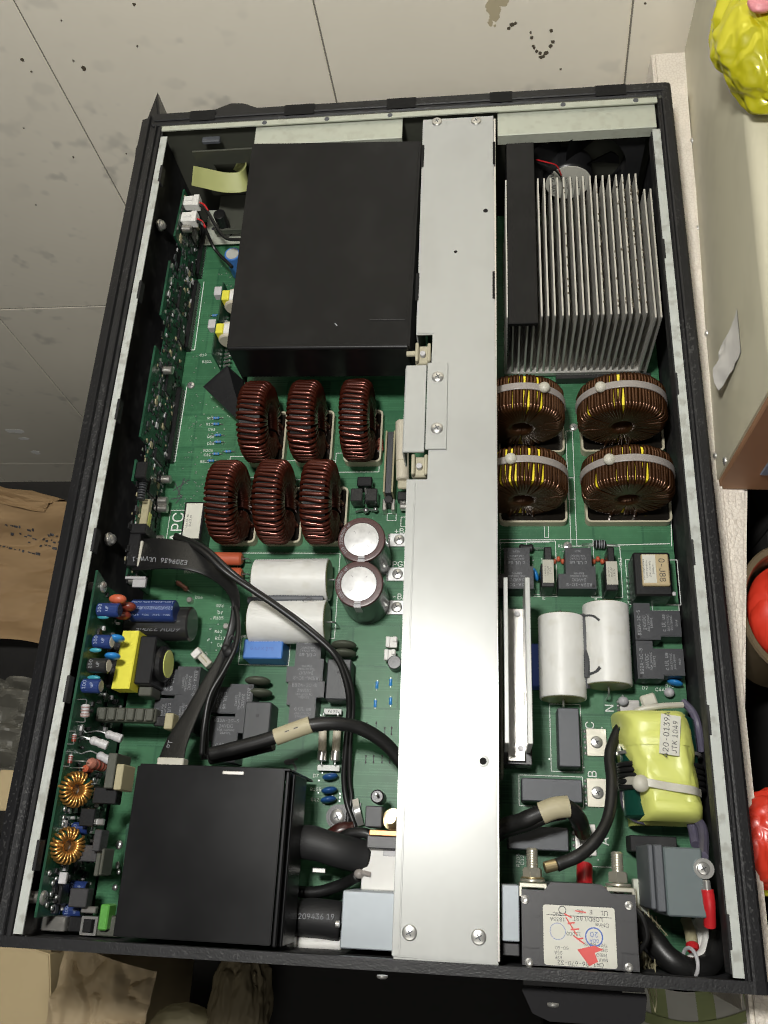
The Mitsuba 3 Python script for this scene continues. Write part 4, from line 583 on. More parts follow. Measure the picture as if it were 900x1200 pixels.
for i in range(7):
    a0 = 2 * math.pi * i / 7 + .2; V, F = [], []
    for j in range(7):
        r = 20 + 24 * j / 6
        for s_ in range(5):
            a = a0 + .72 * (s_ / 4 - .5) + .12 * j / 6; V.append(fc + (r * math.sin(a), 4 + 15 * s_ / 4, -4 + r * math.cos(a)))
    V = np.array(V); V = np.vstack([V, V + (0, 1.3, 0)])
    for j in range(6):
        for s_ in range(4): a = j * 5 + s_; F += [(a, a + 5, a + 6, a + 1), (35 + a, 36 + a, 41 + a, 40 + a)]
    part(fan, 'blade', tm(*meshkit.arrays((V, np.array(F)))[:2]), 'coverblack', smooth=True)
part(fan, 'wire', tube([(323.1,607,-28), (331.4,601.7,-26), (340.1,601.3,-30), (345, 600, -40)], .55, 6), 'red', label='thin red fan wire'); part(fan, 'wire', tube([(323.2,606.2,-30), (331.6,600.9,-29), (338.8,599.6,-33), (345, 602, -44)], .8, 6), 'rubber'); part(fan, 'bundle', tube([(300, 632, -20), (320, 628, -12), (352, 630, -10), (392, 632, -16), (412, 630, -40)], 5, 10), 'softblack')
mr = thing('metal_rail', 'bright silver U shaped metal rail beside the centre panel', 'rail')
part(mr, 'left_wall', cb((293.1,234.2,-20)[0], (296,234.2,-20)[0], 124, 234, ZB + 22, -20, .4), 'panel'); part(mr, 'right_wall', cb((307.4,234.2,-20)[0], (310.8,234.3,-20)[0], 124, 234, ZB + 22, -20, .4), 'panel')
part(mr, 'web', cb((298.3,224.7,-62)[0] - 2.5, (307.4,224.8,-62)[0], 118, 224, -64, -62, .4), 'steel'); part(mr, 'side_plate', cb((290.6,187,-30)[0], (292.3,187.1,-30)[0], 106, 214, -70, -30, .3), 'olive')
part(mr, 'pin', [cyl(((303.1,219.7,-62)[0], (303.1,219.7,-62)[1], -62), ((303.1,219.7,-62)[0], (303.1,219.7,-62)[1], -60), 2, 16), cyl(((304.2,126.4,-62)[0], (304.2,126.4,-62)[1], -62), ((304.2,126.4,-62)[0], (304.2,126.4,-62)[1], -60.5), 2, 16)], 'greywhite'); part(mr, 'foot', cb(292, 312, 116, 128, ZB + .5, -66, .6), 'plastic')
# ================================================================ breaker, terminal block, wrapped choke
br = thing('circuit_breaker', 'dark grey circuit breaker with printed white label at the front edge', 'circuit breaker'); zt = -8.0
a, b, c_, d_ = (301.9,40,-8), (366.6,42.2,-8), (365.3,-0.4,-8), (301.2,-2.3,-8); x0, x1, y0, y1 = a[0], b[0], c_[1], a[1]
part(br, 'body', prism([(x0, y0 + 1), (x0, y1), (x0 + 13, y1), (x0 + 17, y1 + 4.5), (x0 + 46, y1 + 4.5), (x0 + 51, y1), (x1, y1), (x1, y0 + 1)], -70, zt - 1.6, c=.8), 'breaker')
ci = 9.5; part(br, 'lid', prism(Polygon([(x0 + 14.5, y1 - 9), (x0 + 12, y1 - 11.5), (x0 + 11, y1 - 14), (x0 + .6, y1 - 14), (x0 + .6, y0 + 10), (x0 + ci, y0 + 10), (x0 + ci, y0 + 1.4), (x1 - ci, y0 + 1.4), (x1 - ci, y0 + 10), (x1 - .6, y0 + 10), (x1 - .6, y1 - 14), (x1 - 11, y1 - 14), (x1 - 12, y1 - 11.5), (x1 - 14.5, y1 - 9)]), zt - 1.7, zt, c=.5), 'breaker')
for q in [(303.8,34.6,-9.4), (362.5,34.3,-9.4), (305.6,2.1,-9.4), (360.6,2.6,-9.4)]: r_ = part(br, 'rivet', revolve((q[0], q[1], zt - 1.6), (0, 0, 1), [(2.4, 0), (2.3, .9), (1.5, 1.2), (1.1, .6), (.01, .5)], 18), 'chrome')
lx0, lx1, ly0, ly1 = (313.9,31.1,-8)[0], (354.2,33.1,-8)[0], y0 + 2, (335.1,32.6,-8)[1]
lb = part(br, 'label', prism(rr(lx0, lx1, ly0, ly1, 1.5), zt, zt + .12), 'label')
def bt(s_, h, fx, fy, mat=None): return txt(s_, h, (lx0 + (lx1 - lx0) * fx, ly0 + (ly1 - ly0) * fy, zt + .14), 180)
part(lb, 'print', [bt('CR1-B6-670-32', 2.2, .5, .05), bt('MAX V 250', 1.7, .72, .13), bt('FREQ 50/60', 1.7, .7, .21), bt('50-60', 1.7, .25, .29), bt('DELAY 62F', 1.7, .72, .29), bt('TRIP AMPS', 1.7, .72, .37), bt('25A', 1.7, .2, .21), bt('62F', 1.7, .2, .13), bt('15000', 1.9, .42, .53), bt('1835A', 1.9, .2, .76), bt('China', 2.1, .82, .70), bt('LORD/LAST', 2.2, .62, .79), bt('INC', 2.0, .2, .85), bt('UL', 2.6, .85, .90), bt('E', 2.2, .67, .91), bt('CE', 2.0, .52, .91)], 'ink', smooth=False)
part(lb, 'rule', [seg((lx0 + 2, ly0 + (ly1 - ly0) * .83), (lx1 - 2, ly0 + (ly1 - ly0) * .83), .3, zt + .13), cat([prism(Point(lx0 + 11, ly0 + (ly1 - ly0) * .92).buffer(2.2).difference(Point(lx0 + 11, ly0 + (ly1 - ly0) * .92).buffer(1.8)), zt + .13, zt + .17)])], 'ink', smooth=False)
qx, qy = (lx1 - lx0), (ly1 - ly0)
def rs(pts): return prism([(lx0 + qx * u, ly0 + qy * v) for u, v in pts], zt + .18, zt + .24)
part(lb, 'red_stamp', [rs([(.62, .02), (.46, .28), (.70, .36), (.82, .30), (.70, .24), (.74, .1)]), seg((lx0 + qx * .42, ly0 + qy * .50), (lx0 + qx * .56, ly0 + qy * .38), .8, zt + .19), seg((lx0 + qx * .34, ly0 + qy * .70), (lx0 + qx * .44, ly0 + qy * .72), .8, zt + .2), seg((lx0 + qx * .32, ly0 + qy * .80), (lx0 + qx * .46, ly0 + qy * .52), .7, zt + .19), seg((lx0 + qx * .38, ly0 + qy * .60), (lx0 + qx * .50, ly0 + qy * .62), .8, zt + .2), seg((lx0 + qx * .46, ly0 + qy * .45), (lx0 + qx * .55, ly0 + qy * .47), .8, zt + .2), seg((lx0 + qx * .30, ly0 + qy * .86), (lx0 + qx * .40, ly0 + qy * .80), .8, zt + .21), seg((lx0 + qx * .45, ly0 + qy * .92), (lx0 + qx * .60, ly0 + qy * .90), .7, zt + .19)], 'stampred', label='red ink stamp across the breaker label', smooth=False)
bc = Point(lx0 + qx * .70, ly0 + qy * .50); bd = Point(lx0 + qx * .20, ly0 + qy * .56)
part(lb, 'blue_stamp', [prism(bc.buffer(5.0).difference(bc.buffer(4.3)), zt + .17, zt + .22), prism(bd.buffer(4.4).difference(bd.buffer(4.15)), zt + .17, zt + .22), txt('20', 2.6, (bc.x, bc.y + 1.2, zt + .18), 180), txt('00A', 2.0, (bc.x, bc.y - 2, zt + .18), 180)], 'stampblue', label='round blue ink stamps on the breaker label', smooth=False)
for p, nm in [((308.8,51.3,-16), 0), ((358.6,51.7,-16), 1)]:
    z0 = -20; x, y = p[0], y1 + 3; k = part(br, 'stud', cyl((x, y - 3, z0), (x, y + 20, z0), 3.3, 18, .8), 'padmetal'); part(k, 'thread', [revolve((x, y + 10 + 1.4 * i, z0), (0, 1, 0), [(3.1, 0), (3.7, .45), (3.1, .9)], 18) for i in range(7)], 'padmetal')
    part(k, 'nut', place(prism(Polygon([(6 * math.cos(t), 6 * math.sin(t)) for t in np.arange(6) * math.pi / 3 + .3]), 0, 6, c=.7), (1, 0, 0), (0, 0, -1), (x, y + 3, z0)), 'padmetal'); part(k, 'washer', cyl((x, y + 1, z0), (x, y + 2.6, z0), 7.4, 28, .3), 'padmetal'); part(br, 'clamp', cat([cb(x - 8, x + 8, y - 2, y + .6, z0 - 9, z0 + 8, .4), cb(x - 8.2, x - 6.4, y - 7, y - 1, z0 - 9, z0 + 8, .3), cb(x + 6.4, x + 8.2, y - 7, y - 1, z0 - 9, z0 + 8, .3)]), 'padmetal')
part(br, 'side_wire', tube([(x1 - 1, y1 - 6, -18), (x1 + 4, y1 - 12, -14), (x1 + 6, y1 - 22, -16), (x1 + 2, y1 - 30, -22)], 1.4, 8), 'rubber')
gb = thing('grey_side_box', 'light grey metal box partly hidden between the breaker and the centre panel', 'box'); part(gb, 'body', cb(290.5, 300.6, 12, 42, -60, -13, .5), 'boxgrey'); part(gb, 'step', cb(290.5, 300.6, 4, 11, -60, -20, .5), 'breaker')
tb = thing('terminal_block', 'blue grey terminal block with metal ring lug at the lower right', 'terminal block'); p, q = (383.9,66.7,-10), (405.4,29.8,-10)
part(tb, 'body', cb(p[0], q[0], q[1], p[1], -60, -10, .8), 'greengrey'); part(tb, 'side_step', cb(p[0] - 5, p[0] - .1, q[1] + 2, p[1] + 1, -62, -12, .6), 'grey'); part(tb, 'side_step', cb(p[0] - 8, p[0] - 5.1, q[1] + 3, p[1] + 1, -62, -15, .6), 'grey')
lg = (405.7,55.7,-9); part(tb, 'ring_lug', cat([prism(Point(lg[0], lg[1]).buffer(5.6).difference(Point(lg[0], lg[1]).buffer(3)), -9.8, -8.6), cyl((lg[0] + .5, lg[1] - 6, -9), (lg[0] + 1, lg[1] - 12, -9.4), 2.2, 14)]), 'chrome')
h, b = screw((lg[0] - .6, lg[1], -8.6), 3.6); s_ = part(tb, 'screw', h, 'chrome'); part(s_, 'recess', b, 'ink'); part(tb, 'red_sleeve', tube([(lg[0] + .8, lg[1] - 11, -9), (lg[0] + 1.4, lg[1] - 18, -10), (lg[0] + 2, lg[1] - 30, -16)], 3.4, 14), 'red', label='bright red crimp sleeve'); part(tb, 'foot', cb(p[0] - 10, q[0] - 2, p[1] - 2, p[1] + 8, -90, -70, .6), 'innerblack')
wc = thing('wrapped_choke', 'large choke wrapped in lime yellow tape with a white number label', 'transformer'); cx_, cy_, cz_ = 394.5, 117.0, -62.0; L2, rx, rz = 37, 25, 30
def shell(hx, f0, f1, grow, n=40, wob=0.):
    """superelliptic band around the y axis, x half width hx"""
    V, F = [], []; ys = np.linspace(f0, f1, 22)
    for y_ in ys:
        t = (y_ - cy_) / L2; k_ = (1 - abs(t) ** 9) ** .5 if abs(t) < 1 else 0
        for j in range(n):
            a = math.pi * j / (n - 1); ca_, sa_ = math.cos(a), math.sin(a); X = cx_ + hx * np.sign(ca_) * abs(ca_) ** .45 * (.97 + .05 * math.sin(t * 2.2)) + 3.2 * math.sin(-t * 1.4); Z = cz_ - 26 + (rz + 22 + grow) * (abs(sa_) ** .5) * (.30 + .70 * k_)
            V.append((X + wob * (meshkit.noise(np.array([X * .3, y_ * .12, 1.]), 3) - .5), y_, Z + wob * 1.4 * (meshkit.noise(np.array([X * .22, y_ * .16, 2.]), 4) - .5)))
    for i in range(21):
        for j in range(n - 1): a = i * n + j; F.append((a, a + 1, a + n + 1, a + n))
    m = tm(*meshkit.arrays((np.array(V), np.array(F)))[:2]); m2 = m.copy(); m2.invert(); m2.vertices += (0, 0, -.3); return cat([m, m2])
part(wc, 'core_body', revolve((cx_, cy_ - L2 + 3, cz_ - 1), (0, 1, 0), [(16, 0), (20.5, 3), (21, 8), (21, 2 * L2 - 14), (20.5, 2 * L2 - 9), (16, 2 * L2 - 6)], 40, (1.18, 1.0)), 'darkgreen'); part(wc, 'tape', shell(22.5, cy_ - L2 + .5, cy_ + L2 - .5, 0, 40, 2.2), 'lime', smooth=40)
part(wc, 'winding', [sweep([np.array((cx_ + 26.5 * math.cos(a), y_, cz_ - 1 + 21.5 * math.sin(a))) for a in np.linspace(-.3, math.pi + .3, 26)], circ(1.7, 7)) for y_ in np.arange(cy_ - 14, cy_ + 2, 3.6)], 'rubber', smooth=True)
for i, y_ in enumerate((cy_ + 8, cy_ - 3)): part(wc, 'band', sweep([np.array((cx_ + 26.8 * math.cos(a), y_, cz_ - 1 + 21.8 * math.sin(a))) for a in np.linspace(-.2, math.pi + .2, 26)], rrect(2.2, .8, .3, 2), up=(0, 1, 0)), 'chrome')

def crease(j0, j1, f0, f1, hx=22.6):
    V, F = [], []; ys = np.linspace(f0, f1, 22); js = np.linspace(j0, j1, 12)
    for y_ in ys:
        t = (y_ - cy_) / L2; k_ = (1 - abs(t) ** 9) ** .5 if abs(t) < 1 else 0
        for q_ in js:
            a = math.pi * (q_ + .02 * math.sin(y_ * .35)); ca_, sa_ = math.cos(a), math.sin(a); X = cx_ + hx * np.sign(ca_) * abs(ca_) ** .45 * (.97 + .05 * math.sin(t * 2.2)) + 3.2 * math.sin(-t * 1.4); Z = cz_ - 26 + (rz + 22.3) * (abs(sa_) ** .5) * (.30 + .70 * k_)
            V.append((X + 2.2 * (meshkit.noise(np.array([X * .3, y_ * .12, 1.]), 3) - .5), y_, Z + .75 + 3.0 * (meshkit.noise(np.array([X * .22, y_ * .16, 2.]), 4) - .5)))
    for i in range(21):
        for j in range(11): a = i * 12 + j; F.append((a, a + 1, a + 13, a + 12))
    m = tm(*meshkit.arrays((np.array(V), np.array(F)))[:2]); m2 = m.copy(); m2.invert(); m2.vertices -= (0, 0, .5); return cat([m, m2])
for j0, j1, f0, f1 in ((.02, .30, -.9, .62), (.03, .97, -.93, -.62), (.28, .96, .30, .92)): part(wc, 'tape_layer', crease(j0, j1, cy_ + L2 * f0, cy_ + L2 * f1), 'lime', smooth=40)
lp = (397.3,133.6,-34); u_, v_ = (.12, .99, 0.0), (-.99, .12, .06); t = part(wc, 'number_label', place(cbc((0, 0, 0), (25, 12.5, .3), .1), u_, v_, (lp[0], lp[1] + .5, cz_ + 28.6)), 'label'); part(t, 'print', [place(txt('420-0139A', 3.6, (0, 2.4, .18)), u_, v_, (lp[0], lp[1] + .5, cz_ + 28.6)), place(txt('JTK 1049', 3.2, (-1, -3.0, .18)), u_, v_, (lp[0], lp[1] + .5, cz_ + 28.6))], 'ink', smooth=False)
def strapz(yy, hx, ex): return [(cx_ - hx - 6, yy + ex * 1.2, cz_ - 8), (cx_ - hx - 1, yy + ex, cz_ + 14), (cx_ - 15, yy + ex * .6, cz_ + 27.0), (cx_, yy, cz_ + 28.2), (cx_ + 14, yy - ex * .4, cz_ + 27.2), (cx_ + hx, yy - ex * .6, cz_ + 16)]
part(wc, 'tie_strap', sweep(spline(strapz((397.4,102.5,-34)[1], 21, 4), 8), rrect(5, 1.2, .5, 2), up=(0, 1, 0)), 'nylon'); hd = (377.7,104,-36); part(wc, 'tie_head', ell(hd, (5.4, 5.4, 4), 12), 'nylon')
part(wc, 'tie_strap', tube([(410.5,156.4,-52), (393.2,154.2,-48), (379.6,150.8,-50), (373.4,143.3,-60), (373.8,133.1,-76), (379.2,124.2,-86)], 2.0, 10), 'nylon'); part(wc, 'tie_head', place(cbc((0, 0, 0), (10, 8, 5), 1), (.95, .3, 0), (-.3, .95, 0), (389,159.1,-54)), 'nylon')
part(wc, 'mauve_wire', tube([(374,111.6,-62), (371.2,102.6,-66), (371.7,92,-66), (376.1,85.1,-62), (382.3,83,-58)], 2.6, 10), 'mauve', label='mauve sleeved wire curving around the choke'); part(wc, 'mauve_wire', tube([(413.6,161.2,-66), (418.8,153.2,-62), (420.8,143.4,-60), (423,128.8,-66)], 2.6, 10), 'mauve'); part(wc, 'mauve_wire', tube([(411.9,87.1,-54), (414.8,80.8,-48), (413,71.9,-36), (406.9,62.2,-14)], 3, 10), 'mauve'); part(wc, 'mauve_wire', tube([(409.6,85,-56), (410.7,78.9,-54), (409.8,69.6,-46)], 3, 10), 'mauve')
part(wc, 'copper_end', tube([(374.4,119.6,-66), (378.9,119.9,-62), (382.5,118.5,-58)], 1.6, 8), 'goldwire'); part(wc, 'sleeve_end', cyl((372.7,123.2,-64), (377.7,123.4,-60), 3, 14, 1), 'mauve'); part(wc, 'black_lead', [tube([(377.1,144.9,-70), (373,139.3,-80), (371.7,130,-88)], 2.6, 10), tube([(379.3,149.7,-64), (375.2,141.4,-70), (374.4,128.3,-74), (375.4,116.8,-70)], 2.6, 10)], 'rubber')
# ================================================================ contactor and boxes beside the panel
kc = thing('contactor', 'white contactor block with copper bar and black top tucked beside the centre panel', 'contactor')
part(kc, 'white_body', cb((201.7,59.9,-50)[0], 234, (203.1,34.1,-50)[1], (201.7,59.9,-50)[1], ZB + 6, -50, .8), 'whiteblock'); part(kc, 'black_deck', cb((204.9,67.1,-44)[0], 234, (205.3,58.9,-44)[1], (204.9,67.1,-44)[1], -56, -44, .7), 'breaker'); part(kc, 'copper_bar', cb((206.6,70.7,-42)[0], 234, (206.9,66.6,-42)[1], (206.7,70.2,-42)[1], -46, -41, .5), 'bronze')
p = (209.4,77.7,-44); part(kc, 'tower', cb(p[0] - 6, p[0] + 5, p[1] - 6, p[1] + 7, -64, -42, .6), 'darkgrey'); part(kc, 'terminal', cyl((p[0] + 1, p[1] + 13, -62), (p[0] + 1, p[1] + 13, -44), 4.4, 20, .8), 'plastic'); part(kc, 'terminal_pin', cyl((p[0] + 1.4, p[1] + 14, -44), (p[0] + 1.4, p[1] + 14, -34), .9, 10), 'steel')
p2 = (220.7,77.3,-48); part(kc, 'washer', [cyl((p2[0], p2[1] + 8 * 0, -52 + 4 * i), (p2[0], p2[1], -50 + 4 * i), 7 - .8 * i, 22, .3) for i in range(5)], 'brass'); part(kc, 'slot', cbc((219.1,57,-49.9), (8, 4.4, .5), .2), 'sleevegrey'); part(kc, 'tie', cat([ell((200.3,43.5,-50), (3.4, 3, 3), 10), tube([(198.4,43.4,-52), (203.3,44.1,-48), (207.6,43.3,-49.2)], 1.6, 10)]), 'clearnylon')
gx = thing('grey_metal_box', 'light blue grey metal box under the lower end of the centre panel', 'box'); part(gx, 'body', cb((194.9,34.2,-22)[0], 233, 2.5, (194.9,34.2,-22)[1], -90, -22, .6), 'boxgrey'); part(gx, 'rivet', cyl((195,15.8,-16), np.array((195,15.8,-16)) - (2.5, 0, 0), 2, 14), 'chrome')
# ================================================================ cables
def cable(name, lbl, pts, r, mat='rubber', grp=None, n=12):
    k = thing(name, lbl, 'cable', grp); sp = spline([np.array(q) + ((0, 0, 0) if i in (0, len(pts) - 1) else np.array((rng.gauss(0, .35), rng.gauss(0, .35), 0))) for i, q in enumerate(pts)], 10); part(k, 'jacket', sweep(sp, circ(r, n), scale=[1 + .10 * (meshkit.noise(np.array([i * .23, r, 3.]), 5) - .5) for i in range(len(sp))]), mat, smooth=True); return k
k = thing('flat_sleeve_cable', 'wide flat black cable with white print folding from left card to front cover', 'cable')
fp = [(20.4,258.4,-46), (40.2,254.9,-34), (62.4,250.9,-28), (81.3,244.5,-32), (92.1,236.7,-44), (96.5,225.3,-56), (94.2,207.4,-62), (90.6,187.6,-60), (84.9,165.3,-52), (78.8,141.3,-42), (73.9,121,-34), (74,106.7,-26)]
ups = np.array([(0, 1, -.15)] * 2 + [(.12, 1, -.3)] + [(.35, .9, -.5), (.6, .7, -.55), (.8, .3, -.5), (.85, -.25, -.4), (.9, -.2, -.3), (1, .0, -.15), (1, .25, 0), (1, .3, 0), (1, .2, 0)])
n_ = len(spline(fp, 8)); ui = np.stack([np.interp(np.linspace(0, 11, n_), np.arange(12), ups[:, i]) for i in range(3)], 1); wd = np.interp(np.linspace(0, 11, n_), np.arange(12), [26, 25, 23, 17, 11, 6.5, 5.5, 6, 8, 11, 16, 18])
sp_ = spline(fp, 8); tt = np.gradient(sp_, axis=0); V, F = [], []; s0 = rrect(1, 1, .3, 2); kk = len(s0)
for i in range(n_):
    t_ = unit(tt[i]); u = unit(ui[i] - t_ * (ui[i] @ t_)); w_ = np.cross(t_, u); V.append(sp_[i] + s0[:, :1] * u * wd[i] + s0[:, 1:] * w_ * 3.2)
for i in range(n_ - 1):
    for j in range(kk): l = (j + 1) % kk; F += [(i * kk + j, i * kk + l, i * kk + kk + l), (i * kk + j, i * kk + kk + l, i * kk + kk + j)]
part(k, 'sleeve', tm(np.vstack(V), F), 'rubber'); 
for j, (s_, px, an) in enumerate([('E209436', (57.4,248.5,-25), 174), ('UL', (39.3,251.1,-29), 180), ('VW-1', (27,254.2,-36), 180)]): part(k, 'print', place(txt(s_, 3.4, (0, 0, 0)), (math.cos(math.radians(an)), math.sin(math.radians(an)), -.12 if j else 0), (-math.sin(math.radians(an)), math.cos(math.radians(an)), .0), np.array(px) + (0, -3, 1.2)), 'graytext')
part(k, 'print', txt('LPT', 3.0, (69.9,117,-30.2), 80), 'graytext'); part(k, 'connector', cat([cb(13, 22, (16,249.4,-55.6)[1] - 2, (16,273.6,-45.9)[1], -62, -40, .6)]), 'plastic'); part(k, 'contact_bar', cb(22, 24, (20,247.6,-46.3)[1], (20,267.9,-38.1)[1], -44, -41, .4), 'nylon'); part(k, 'plug', cb((68.4,108.9,-18)[0], (86.3,109.5,-18)[0], 99, 108, -26, -16, .6), 'nylon')
cable('thin_black_cable', 'thin black cable looping along the flat sleeve and knotted near the blue box', [(92.2,229.8,-60), (100.5,211.8,-54), (102.6,191.7,-50), (95.9,172.6,-48), (88.8,154,-46), (86.5,133.4,-46), (86.5,113.8,-50)], 1.9); cable('black_cable', 'round black cable hanging from the tied knot beside the left relays', [(96.1,190.1,-62), (92.7,174.7,-58), (87.7,157.6,-56), (84.5,138.1,-58), (86,112,-60)], 2.9)
k = thing('tied_knot', 'small black tie knot on the cables left of the blue box capacitor', 'cable tie'); part(k, 'knot', cat([ell((96.3,187.4,-56), (5, 4, 4), 10), ell((100.3,190.2,-54), (3, 5, 3), 10), ell((93.4,189.4,-54), (3, 3, 3), 10), tube([(100.5,194.6,-54), (98.1,198.5,-52), (95.9,195.3,-52)], 1.2, 8)]), 'softblack')
cable('twin_black_cable', 'thin twin black cable crossing the white capacitors and ending at the metal clamp', [(47.5,271.5,-44), (75.4,254.8,-26), (95.1,239.3,-24), (112.2,228.5,-30), (134.3,215.5,-34), (156.3,200.1,-38), (175,184.3,-42), (183,170.6,-50), (185.5,152.9,-60), (183.3,128.1,-72), (181.3,105.9,-82), (183.7,89,-85), (189.5,75.1,-84), (192.5,64.1,-84)], 2.0)
cable('twin_black_cable', 'second strand of the thin twin cable lying beside the first', [(47.4,273.9,-45), (76.4,257.5,-28), (96.8,241.2,-26), (114,229.8,-32), (136.3,216.1,-36), (158.3,200,-40), (177.1,183.6,-44), (185.7,169.9,-52), (188.3,152.7,-62), (186.2,128.3,-73), (184.8,106.1,-83), (186.4,92,-86), (185.2,80.6,-86), (185.1,63.9,-86)], 1.8)
k = cable('thick_black_cable', 'thick black cable with beige paper tag crossing the left bay to the centre panel', [(98.9,112.4,-30), (116,116.5,-28), (139,122.9,-26), (158.4,131.2,-26), (177.5,135.1,-30), (196.4,134,-38), (212.9,125.8,-48), (225.1,113.4,-58)], 4.6); a, b = np.array((143.5,124.2,-26)), np.array((166.3,133.1,-26)); part(k, 'paper_tag', tube([tuple(a), tuple((a + b) / 2 + (0, 0, .3)), tuple(b)], 5.6, 14), 'tagbeige'); part(k, 'tag_print', place(cbc((0, 0, 0), (9, .7, .1), .02), unit(b - a), (-.3, .95, 0), (a + b) / 2 + (0, 0, 5.7)), 'ink')
part(k, 'rear_strand', tube([(95.3,111.4,-42), (115.7,115.2,-40), (139.7,121,-36)], 4.4, 12), 'rubber')
k = thing('cable_clamp', 'black P shaped cable clamp with a metal strip and screw', 'clamp'); p = (177.8,79.1,-84); part(k, 'loop', prism(Point(p[0], p[1]).buffer(8.2).union(Polygon([(p[0], p[1] + 8), (p[0] + 16, p[1] + 10), (p[0] + 16, p[1] - 3), (p[0], p[1] - 8)])), ZB + 3.4, ZB + 6, c=.5), 'plastic'); screws(k, [(p[0], p[1], ZB + 6)], 5.2); part(k, 'metal_strip', ribbon([(p[0] + 12, p[1] + 12, ZB + 8), (p[0] + 14.5, p[1] + 4, ZB + 11), (p[0] + 17, p[1] - 5, ZB + 8)], 4.6, .8, (.9, .25, 0)), 'chrome')
cable('fat_black_cable', 'fat wrapped black cable bundle running from the front cover to the contactor', [(153.5,61.5,-50), (170.3,60.6,-46), (185.3,57.1,-48), (200.9,53.8,-58)], 10.5, 'softblack', None, 16); cable('curved_black_cable', 'black cable bending under the white contactor tie', [(151.7,30.7,-70), (169.4,31.6,-68), (186.8,36.6,-64), (199.3,42.4,-54)], 3.6)
cable('red_black_cable', 'short cable with dark red sleeve behind the fat black bundle', [(176,64.6,-66), (184.4,69.2,-66), (192.2,70.7,-68)], 5.2, 'darkred'); cable('upper_black_cable', 'black cable arching from the fat bundle to the copper bar', [(182.9,63.6,-60), (191.8,68.1,-56), (202.3,68.4,-54), (209.3,64.5,-54)], 3.4)
k = cable('printed_black_cable', 'horizontal black sleeved cable with white print below the contactor', [(152.6,14.7,-62), (172.1,15.3,-60), (188.6,14.5,-62)], 12, 'softblack', None, 18); part(k, 'print', txt('E209436 19', 3.2, (173.3,17.4,-47.6), 2), 'graytext')
cable('white_cable', 'short white cable at the very front beside the grey metal box', [(155.4,1.1,-60), (170.4,0.9,-60), (189.4,1.3,-62)], 4.2, 'whiteblock'); k = thing('metal_tab', 'small bright metal tab below the fat black cable', 'tab'); part(k, 'tab', cbc((171.1,44.2,-66), (9, 3, 2), .4), 'chrome')
k = cable('taped_black_cables', 'two black cables wrapped with olive paper tape running to terminal A', [(275.8,66.9,-60), (293.3,76.1,-50), (305.6,79.8,-42), (318.8,85.7,-38), (330.5,88.1,-38), (337.2,84.7,-44), (341.1,79.2,-54)], 5.0); part(k, 'second_strand', tube([(275.7,64.4,-66), (293.4,73.2,-56), (307.3,77.5,-46), (320,82.9,-42), (330.7,85.3,-42)], 4.4, 12), 'rubber'); a, b = (315.6,84,-37), (332.6,88.7,-37); part(k, 'paper_tape', tube([a, ((a[0] + b[0]) / 2, (a[1] + b[1]) / 2 + 1, -36), b], 6.6, 16), 'tagbeige'); part(k, 'dark_red_sleeve', tube([(336.2,85.7,-44), (340.8,81.3,-56), (344.2,75.3,-72)], 5.4, 14), 'darkred'); part(k, 'ring_lug', prism(Point((348.4,70.7,-89)[0], (348.4,70.7,-89)[1]).buffer(7).difference(Point((348.4,70.7,-89)[0], (348.4,70.7,-89)[1]).buffer(3.4)), -89.2, -88), 'chrome')
k = thing('red_sleeved_lug', 'bright red sleeved crimp lug below terminal A', 'cable lug'); part(k, 'sleeve', cyl((345,55.6,-78), (343.9,42.8,-72), 5.2, 20, .8), 'red'); part(k, 'tongue', cbc((347,65.8,-88), (7, 10, 1.4), .4), 'chrome')
k = cable('long_black_cable', 'black cable hooking from the breaker stud up past terminals B and C', [(323.3,53.9,-24), (337.8,61.2,-26), (349.9,72.5,-30), (358.3,87.2,-38), (361.8,105.9,-46), (362.3,123,-56), (368.3,138.4,-66), (375.2,147.4,-72)], 3.7); part(k, 'crimp', cyl((316.1,52.2,-22), (323.3,54.4,-23), 3.4, 16), 'brass'); part(k, 'ring', cyl(((308.9,51.4,-20)[0], y1 + 5.8, -20), ((308.9,51.4,-20)[0], y1 + 6.8, -20), 7, 24, .3), 'brass')
k = cable('black_wire_bundle', 'black wire bundle with white tie curling below the terminal block', [(373.8,25.2,-54), (379,17,-40), (387.5,7.1,-34), (399.4,1.4,-36), (412.9,5,-44), (418.9,19.5,-56)], 6.4, 'rubber', None, 14); part(k, 'second_strand', tube([(372.3,20.1,-60), (379,11.9,-48), (389.1,2.9,-42), (402.7,-1.7,-42)], 5, 12), 'softblack'); part(k, 'tie', [sweep([np.array((399,5,-35)) + (7.6 * math.sin(t) * .35, 7.6 * math.cos(t), 7.6 * math.sin(t)) for t in np.linspace(0, 2 * math.pi, 24)], circ(1.1, 8))], 'greywhite')
cable('white_loop_cable', 'white cable loop under the blue grey terminal block', [(413.3,26.8,-64), (415.1,20.7,-56), (413.1,13.5,-50), (407.7,7.2,-46), (401,4,-48)], 4.0, 'whiteblock', 'white cables beside the breaker'); cable('white_loop_cable', 'second white cable lying inside the white loop', [(410.3,24.4,-70), (412.1,18.3,-62), (410.2,11.9,-58), (404.9,7.1,-56)], 3.4, 'whiteblock', 'white cables beside the breaker'); k = cable('yellow_green_wire', 'yellow green earth wire with red tip under the terminal block', [(404.1,26.3,-64), (404.4,20,-58), (404.6,13.7,-54)], 3.4, 'khaki'); part(k, 'red_tip', cyl((404.6,13.7,-54), (404.3,10.2,-52), 3.8, 14), 'red')
